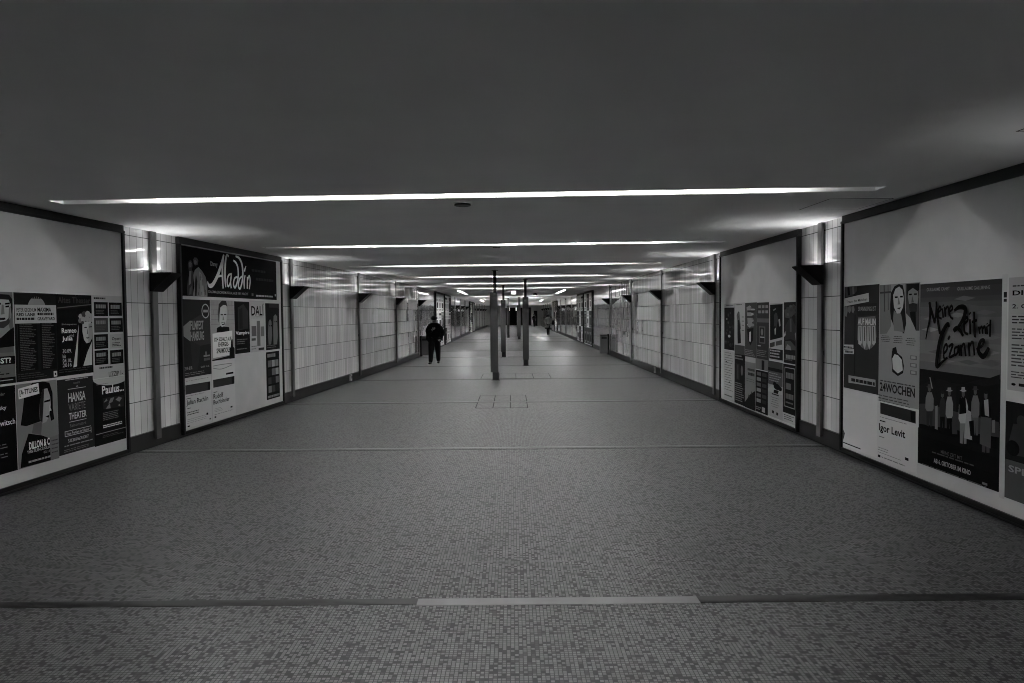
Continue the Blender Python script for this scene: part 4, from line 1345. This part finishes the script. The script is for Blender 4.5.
P.mpoly('r7', [(640, 450), (690, 446), (744, 510), (740, 540), (640, 530)], .34); P.mpoly('r7', [(640, 530), (660, 480), (690, 500), (700, 540)], .5)
P.mtext('r7', 'WICKED', 646, 580, 622, 748, .52, .8); P.lines(.1, .93, .9, .97, 1, .4)
P.done('dark fantasy show poster at the near end of the upper row', 'poster', G4)
# lower row
P = sheet(PR2, 'listing_poster', (723.8, 350.6, 398.2), (734, 350.8, 402), .66)
P.lines(.1, .04, .92, .84, 16, .34, fill=.22); P.rect(.2, .22, .32, .24, .1); P.rect(.55, .62, .66, .64, .1); P.lines(.1, .9, .9, .95, 1, .3)
P.done('white listing poster of fine text lines, first of the lower row from the far end', 'poster', G4)
P = sheet(PR2, 'event_poster', (734.6, 353.4, 402.6), (745, 354.4, 406), .14)
P.lines(.08, .03, .92, .14, 2, .5, fill=.5); P.oval(.72, .32, .1, .10, .42); P.rect(.14, .2, .5, .52, .22); P.rect(.3, .22, .38, .5, .36); P.lines(.1, .58, .92, .96, 9, .48, fill=.45)
P.done('black event poster of close white text, second of the lower row', 'poster', G4)
P = sheet(PR2, 'event_poster', (745.2, 356.4, 407), (755.6, 357.8, 411), .50)
P.rect(0, 0, 1, .10, .62); P.text('UNSERE', .25, .22, .92, .27, .24, .6); P.text('STADT', .3, .30, .92, .36, .24, .6); P.lines(.15, .42, .9, .5, 2, .4, fill=.3)
P.poly([(0, .9), (.5, .72), (.98, .62), (1, 1), (0, 1)], .14); P.poly([(.3, .78), (.4, .7), (.46, .78)], .3); P.poly([(.55, .72), (.62, .64), (.7, .7)], .3)
P.done('mid-grey poster with a dark slope along its foot, third of the lower row', 'poster', G4)
P = sheet(PR2, 'collage_poster', (755.8, 358.6, 411), (768, 359.6, 415.4), .12)
P.rect(0, 0, 1, .2, .46); P.rect(.5, .02, .72, .2, .15); P.rect(0, .2, 1, .215, .7)
for r in range(6):
    for c in range(2):
        P.rect(.1 + .45 * c, .25 + .1 * r, .45 + .45 * c, .315 + .1 * r, (.4, .22, .5, .3)[(r * 2 + c * 3) % 4])
P.rect(.55, .88, .8, .97, .6); P.lines(.06, .9, .5, .97, 2, .5)
P.done('black poster with rows of small pictures, fourth of the lower row', 'poster', G4)
P = sheet(PR2, 'festival_poster', (768.2, 361, 415.4), (782.8, 362.2, 420.6), .60)
P.rect(0, 0, 1, .12, .32); P.rect(0, .12, 1, .18, .14); P.rect(0, .18, 1, .42, .38); P.lines(.08, .21, .92, .38, 4, .56, fill=.35)
P.poly([(0, .52), (.2, .44), (.45, .42), (.8, .46), (1, .52), (1, .56), (0, .56)], .66)
P.oval(.62, .44, .22, .055, .08); P.oval(.48, .40, .12, .04, .08); P.oval(.84, .46, .12, .04, .08); P.poly([(.42, .5), (.76, .5), (.7, .56), (.4, .56)], .1)
P.rect(.28, .575, .76, .595, .2); P.lines(.2, .64, .8, .84, 5, .42, fill=.25, center=True); P.rect(.3, .88, .44, .93, .2); P.rect(.6, .89, .72, .94, .2)
P.done('white festival poster with a black blot at its centre, fifth of the lower row', 'poster', G4)
P = sheet(PR2, 'event_poster', (783.2, 364.4, 421), (799, 365.4, 427), .13)
for a in ((.12, .05, .88, .065), (.12, .72, .88, .735), (.12, .05, .15, .735), (.85, .05, .88, .735)):
    P.rect(*a, .55)
P.text('SINGT', .22, .14, .80, .25, .44, .9); P.text('LAUT', .22, .32, .6, .44, .44, .9); P.text('HIER', .22, .50, .80, .60, .44, .9); P.lines(.22, .64, .8, .69, 1, .44)
P.rect(0, .84, 1, 1, .64); P.lines(.1, .87, .9, .97, 3, .34, fill=.4)
P.done('black framed poster with three pale blocks at the near end of the lower row', 'poster', G4)

# ---- the small far billboards: two rows of three posters each, seen very obliquely
def far_fill(panel, where, seed, per=3):
    R = random.Random(seed)
    for r, (za, zb) in enumerate(((.12, .98), (1.0, 1.86), (1.88, 2.76))):
        for c in range(per):
            w = (panel.w - .2) / per
            light = R.random() > (.38, .3, .12)[r]
            g = .86 if light else .3
            P = Print(panel, 'event_poster', .1 + c * w + .01, .1 + (c + 1) * w - .01, za, zb, g)
            k = .14 if light else .56
            P.rect(.08, .06, .92, .2, k if R.random() > .7 else (g * .8 + .05))
            P.lines(.1, .26, .9, .4, 3, k, fill=.5)
            P.rect(.15 + .2 * R.random(), .46, .6 + .25 * R.random(), .78, (.12, .30, .4, .56)[R.randrange(4)])
            P.lines(.1, .84, .9, .95, 2, k, fill=.5)
            P.done('%s poster, %s of the %s row, on the %s' % ('pale' if light else 'dark', ('left', 'middle', 'right')[c], ('lower', 'middle', 'upper')[r], where), 'poster', 'posters on the far billboards')


for q, wh, sd in ((PFR[0], 'nearer right mid-passage billboard', 4), (PFR[1], 'farther right mid-passage billboard', 9),
                  (PFL[0], 'nearer left mid-passage billboard', 12), (PFL[1], 'farther left mid-passage billboard', 21),
                  (PER[0], 'nearer right deep-end billboard', 31), (PEL[0], 'nearer left deep-end billboard', 41)):
    far_fill(q, wh, sd)
bpy.data.objects.remove(_fo)

# ------------------------------------------------------------------ people
def skinned(name, joints, edges, m, root=0, sub=2, parent=None):
    """joints [(co, radius or (rx, ry))]; one continuous surface grown round the bones"""
    me = bpy.data.meshes.new(name)
    me.from_pydata([j[0] for j in joints], edges, [])
    o = bpy.data.objects.new(name, me)
    COL.objects.link(o)
    sk = o.modifiers.new('skin', 'SKIN'); sk.use_smooth_shade = True
    layer = me.skin_vertices[0] if me.skin_vertices else None
    if layer is None:
        bpy.context.view_layer.update()
        bm = bmesh.new(); bm.from_mesh(me); bm.verts.layers.skin.verify(); bm.to_mesh(me); bm.free()
        layer = me.skin_vertices[0]
    for i, j in enumerate(joints):
        r = j[1]
        layer.data[i].radius = r if isinstance(r, tuple) else (r, r)
        layer.data[i].use_root = (i == root)
    s = o.modifiers.new('subdivision', 'SUBSURF'); s.levels = sub; s.render_levels = sub
    bpy.context.view_layer.update()
    dg = bpy.context.evaluated_depsgraph_get()
    m2 = bpy.data.meshes.new_from_object(o.evaluated_get(dg))
    m2.name = name
    o.modifiers.clear()
    o.data = m2
    bpy.data.meshes.remove(me)
    m2.materials.clear(); m2.materials.append(m)
    for p in m2.polygons:
        p.use_smooth = True
    if parent:
        o.parent = parent
    return o


def figure(name, J, skin=M_SKIN):
    """J: named joints; returns the continuous body mesh with face, ears and five-fingered hands"""
    V, E, ix = [], [], {}

    def add(k, co, r, par=None):
        ix[k] = len(V); V.append((Vector(co), r))
        if par is not None:
            E.append((ix[par], ix[k]))
    add('pelvis', J['pelvis'], (.125, .10))
    add('waist', J['waist'], (.12, .09), 'pelvis')
    add('chest', J['chest'], (.14, .10), 'waist')
    add('neck', J['neck'], .055, 'chest')
    add('jaw', J['jaw'], (.06, .066), 'neck')
    add('head', J['head'], (.075, .088), 'jaw')
    add('crown', J['crown'], (.06, .07), 'head')
    f = J['face']            # unit vector the face looks along
    f = Vector(f).normalized(); sd = f.cross(Vector((0, 0, 1)))
    h = Vector(J['head'])
    add('nose', h + f * .105 + Vector((0, 0, -.025)), .012, 'head')
    add('ear', h + sd * .085, .016, 'head'); add('ear2', h - sd * .085, .016, 'head')
    for s in ('L', 'R'):
        add('sho' + s, J['sho' + s], .062, 'chest'); add('elb' + s, J['elb' + s], .043, 'sho' + s); add('wri' + s, J['wri' + s], .028, 'elb' + s)
        w, e = Vector(J['wri' + s]), Vector(J['elb' + s])
        d = (w - e).normalized()
        side = d.cross(Vector(J.get('palm' + s, (0, -1, 0)))).normalized()
        nrm = side.cross(d)
        add('palm' + s, w + d * .055, (.034, .018), 'wri' + s)
        for q in range(4):
            b = w + d * (.095 - abs(q - 1.3) * .004) + side * (.030 - .02 * q)
            L = (.036, .042, .039, .030)[q]
            add('f%d%s' % (q, s), b, .0095, 'palm' + s)
            add('g%d%s' % (q, s), b + d * L * .8 + nrm * L * .35, .0085, 'f%d%s' % (q, s))
            add('h%d%s' % (q, s), b + d * L * 1.2 + nrm * L * 1.1, .0075, 'g%d%s' % (q, s))
        add('t0' + s, w + d * .045 + side * .042, .011, 'palm' + s)
        add('t1' + s, w + d * .082 + side * .058 + nrm * .012, .009, 't0' + s)
        add('hip' + s, J['hip' + s], .088, 'pelvis'); add('kne' + s, J['kne' + s], .058, 'hip' + s); add('cal' + s, (Vector(J['kne' + s]) * .65 + Vector(J['ank' + s]) * .35), .052, 'kne' + s)
        add('ank' + s, J['ank' + s], .036, 'cal' + s); add('toe' + s, J['toe' + s], (.036, .026), 'ank' + s)
    o = skinned(name, V, E, skin)
    for k in (-1, 1):        # eyes
        b = bmesh.new()
        bmesh.ops.create_uvsphere(b, u_segments=10, v_segments=8, radius=.012, matrix=Matrix.Translation(h + f * .084 + sd * (.032 * k) + Vector((0, 0, .012))))
        link('eye', b, M_BLACK, o, True)
    b = bmesh.new()
    bmesh.ops.create_uvsphere(b, u_segments=10, v_segments=6, radius=1, matrix=Matrix.Translation(Vector(J['jaw']) + f * .075 + Vector((0, 0, .012))) @ Matrix.Diagonal((.024, .012, .007, 1)))
    link('mouth', b, M_HAIR, o, True)
    return o


def clothe(o, J, coat, trousers, shoes, hem, coat_w=.17, long_coat=False, leg=1.0, arm=1.0):
    V = [(Vector(J['waist']), (coat_w, .13)), (Vector(J['chest']), (coat_w + .01, .135)), (Vector(J['chest']) + Vector((0, 0, .10)), (.17, .11)),
         (Vector(J['pelvis']) + Vector((0, 0, .02)), (coat_w + .01, .14)), (Vector((J['pelvis'][0], J['pelvis'][1], hem)), (coat_w + (.05 if long_coat else 0), .15))]
    V.append((Vector(J['neck']) + Vector((0, 0, .02)), .085))
    E = [(0, 1), (1, 2), (0, 3), (3, 4), (2, 5)]
    for s in ('L', 'R'):
        a = len(V)
        V += [(Vector(J['sho' + s]), .085 * arm), (Vector(J['elb' + s]), .066 * arm), (Vector(J['wri' + s]), .05 * arm)]
        E += [(1, a), (a, a + 1), (a + 1, a + 2)]
    skinned('coat', V, E, coat, parent=o)
    V = [(Vector(J['pelvis']), (.14, .115))]
    E = []
    for s in ('L', 'R'):
        a = len(V)
        V += [(Vector(J['hip' + s]), .10 * leg), (Vector(J['kne' + s]), .072 * leg), (Vector(J['ank' + s]) + Vector((0, 0, -.03)), .05 * leg)]
        E += [(0, a), (a, a + 1), (a + 1, a + 2)]
    skinned('trousers', V, E, trousers, parent=o)
    for s in ('L', 'R'):
        a, t = Vector(J['ank' + s]), Vector(J['toe' + s])
        d = (t - a); d.z = 0; d.normalize()
        V = [(Vector((a.x, a.y, .055)) - d * .05, (.046, .05)), (Vector((a.x, a.y, .055)) + d * .05, .046), (Vector((t.x, t.y, .042)) + d * .03, (.046, .036))]
        skinned('shoe', V, [(0, 1), (1, 2)], shoes, parent=o)


def cap(o, c, r, m, drop, name='hair', squash=1.0, back=(0, 0, 0)):
    b = bmesh.new()
    bmesh.ops.create_uvsphere(b, u_segments=16, v_segments=10, radius=1, matrix=Matrix.Translation(Vector(c) + Vector(back)) @ Matrix.Diagonal((r, r * 1.12, r * squash, 1)))
    bmesh.ops.bisect_plane(b, geom=b.verts[:] + b.edges[:] + b.faces[:], plane_co=Vector(c) + Vector((0, 0, -drop)), plane_no=(0, .35, -1), clear_outer=True)
    bmesh.ops.holes_fill(b, edges=b.edges)
    bmesh.ops.recalc_face_normals(b, faces=b.faces)
    return link(name, b, m, o, True)


# man in black, coming towards the camera
J = dict(pelvis=(0, .02, .94), waist=(0, .01, 1.10), chest=(0, 0, 1.34), neck=(0, -.01, 1.50), jaw=(0, -.05, 1.575), head=(0, -.045, 1.65), crown=(0, -.02, 1.71),
         face=(0, -1, -.25), shoL=(.18, 0, 1.41), elbL=(.30, .08, 1.13), wriL=(.22, -.06, .93), shoR=(-.18, 0, 1.41), elbR=(-.25, -.02, 1.14), wriR=(-.05, -.22, 1.26),
         hipL=(.095, .03, .90), hipR=(-.095, .0, .90), kneL=(.115, .06, .50), kneR=(-.105, -.16, .50), ankL=(.115, .24, .10), ankR=(-.125, -.22, .08),
         toeL=(.12, .12, .045), toeR=(-.15, -.36, .04), palmL=(0, -1, 0), palmR=(0, 1, 0))
MX, MY = -2.74, 24.1
man = figure('person', J)
clothe(man, J, M_DARKC, M_DARKC, M_BLACK, .72, .285, leg=1.5, arm=1.45)
cap(man, (0, -.03, 1.655), .122, M_HAIR, .0, 'knitted_cap', 1.0)
man.location = (MX, MY, 0)
man.scale = (.97, .97, .965)
tag(man, 'person all in black with a cap walking along the left wall, hand at the chest', 'person')

# woman in a pale coat farther on
J2 = dict(pelvis=(0, .0, .92), waist=(0, 0, 1.07), chest=(0, 0, 1.28), neck=(0, 0, 1.43), jaw=(0, -.04, 1.50), head=(0, -.035, 1.57), crown=(0, -.01, 1.63),
          face=(0, -1, -.1), shoL=(.165, 0, 1.36), elbL=(.24, .03, 1.10), wriL=(.22, -.10, .93), shoR=(-.165, 0, 1.36), elbR=(-.25, .02, 1.10), wriR=(-.22, -.12, .92),
          hipL=(.085, 0, .88), hipR=(-.085, 0, .88), kneL=(.06, -.10, .48), kneR=(-.05, .10, .48), ankL=(.05, -.16, .08), ankR=(-.03, .34, .12),
          toeL=(.055, -.29, .04), toeR=(-.03, .24, .05))
wom = figure('person', J2)
clothe(wom, J2, M_GREYC, M_DARKC, M_BLACK, .50, .16, True, arm=.85)
cap(wom, (0, -.015, 1.575), .128, M_HAIR, .04, 'hair', 1.1, (0, .01, 0))
b = bmesh.new(); bmesh.ops.create_cone(b, cap_ends=True, segments=20, radius1=.26, radius2=.25, depth=.09, matrix=Matrix.Translation((0, 0, .58)) @ Matrix.Diagonal((1, .8, 1, 1))); link('skirt', b, M_DARKC, wom, True)
wom.location = (2.87, 54.2, 0)
tag(wom, 'person in a pale knee-length coat walking far down on the right', 'person')
hb = empty('handbag', (2.87 + .355, 54.2, 0)); tag(hb, 'black shoulder bag carried by the person in the pale coat', 'bag')
b = bmesh.new(); bmesh.ops.create_cube(b, size=1, matrix=Matrix.Translation((.03, -.08, 1.02)) @ Matrix.Diagonal((.14, .34, .40, 1))); bmesh.ops.bevel(b, geom=list(b.edges), offset=.035, segments=2, affect='EDGES'); link('pouch', b, M_DARKC, hb, True)
b = bmesh.new(); cyl(b, (.03, -.12, 1.2), (-.06, -.02, 1.45), .012, 8); cyl(b, (.03, .02, 1.2), (-.06, .02, 1.45), .012, 8); link('strap', b, M_BLACK, hb, True)

# dark figure at the far end
J3 = {k: v for k, v in J2.items()}
far = figure('person', J3)
clothe(far, J3, M_DARKC, M_DARKC, M_BLACK, .70, .17)
cap(far, (0, -.015, 1.58), .106, M_HAIR, .0, 'hair', 1.15)
far.location = (2.95, 90.5, 0)
tag(far, 'tiny dark standing person beside the end opening', 'person')

# ------------------------------------------------------------------ world and view
w = bpy.data.worlds.new('world'); scene.world = w
w.use_nodes = True
w.node_tree.nodes['Background'].inputs[0].default_value = (0, 0, 0, 1)
w.node_tree.nodes['Background'].inputs[1].default_value = 0.0
scene.view_settings.view_transform = 'Standard'
scene.view_settings.look = 'None'
scene.view_settings.gamma = 1.0
scene.view_settings.use_curve_mapping = False
scene.view_settings.exposure = 0.0
scene.cycles.use_denoising = True
scene.cycles.filter_width = 1.0
scene.cycles.max_bounces = 10
scene.cycles.diffuse_bounces = 6
scene.cycles.glossy_bounces = 5
scene.cycles.sample_clamp_indirect = 0.0
scene.cycles.blur_glossy = 0.0
scene.cycles.use_adaptive_sampling = False
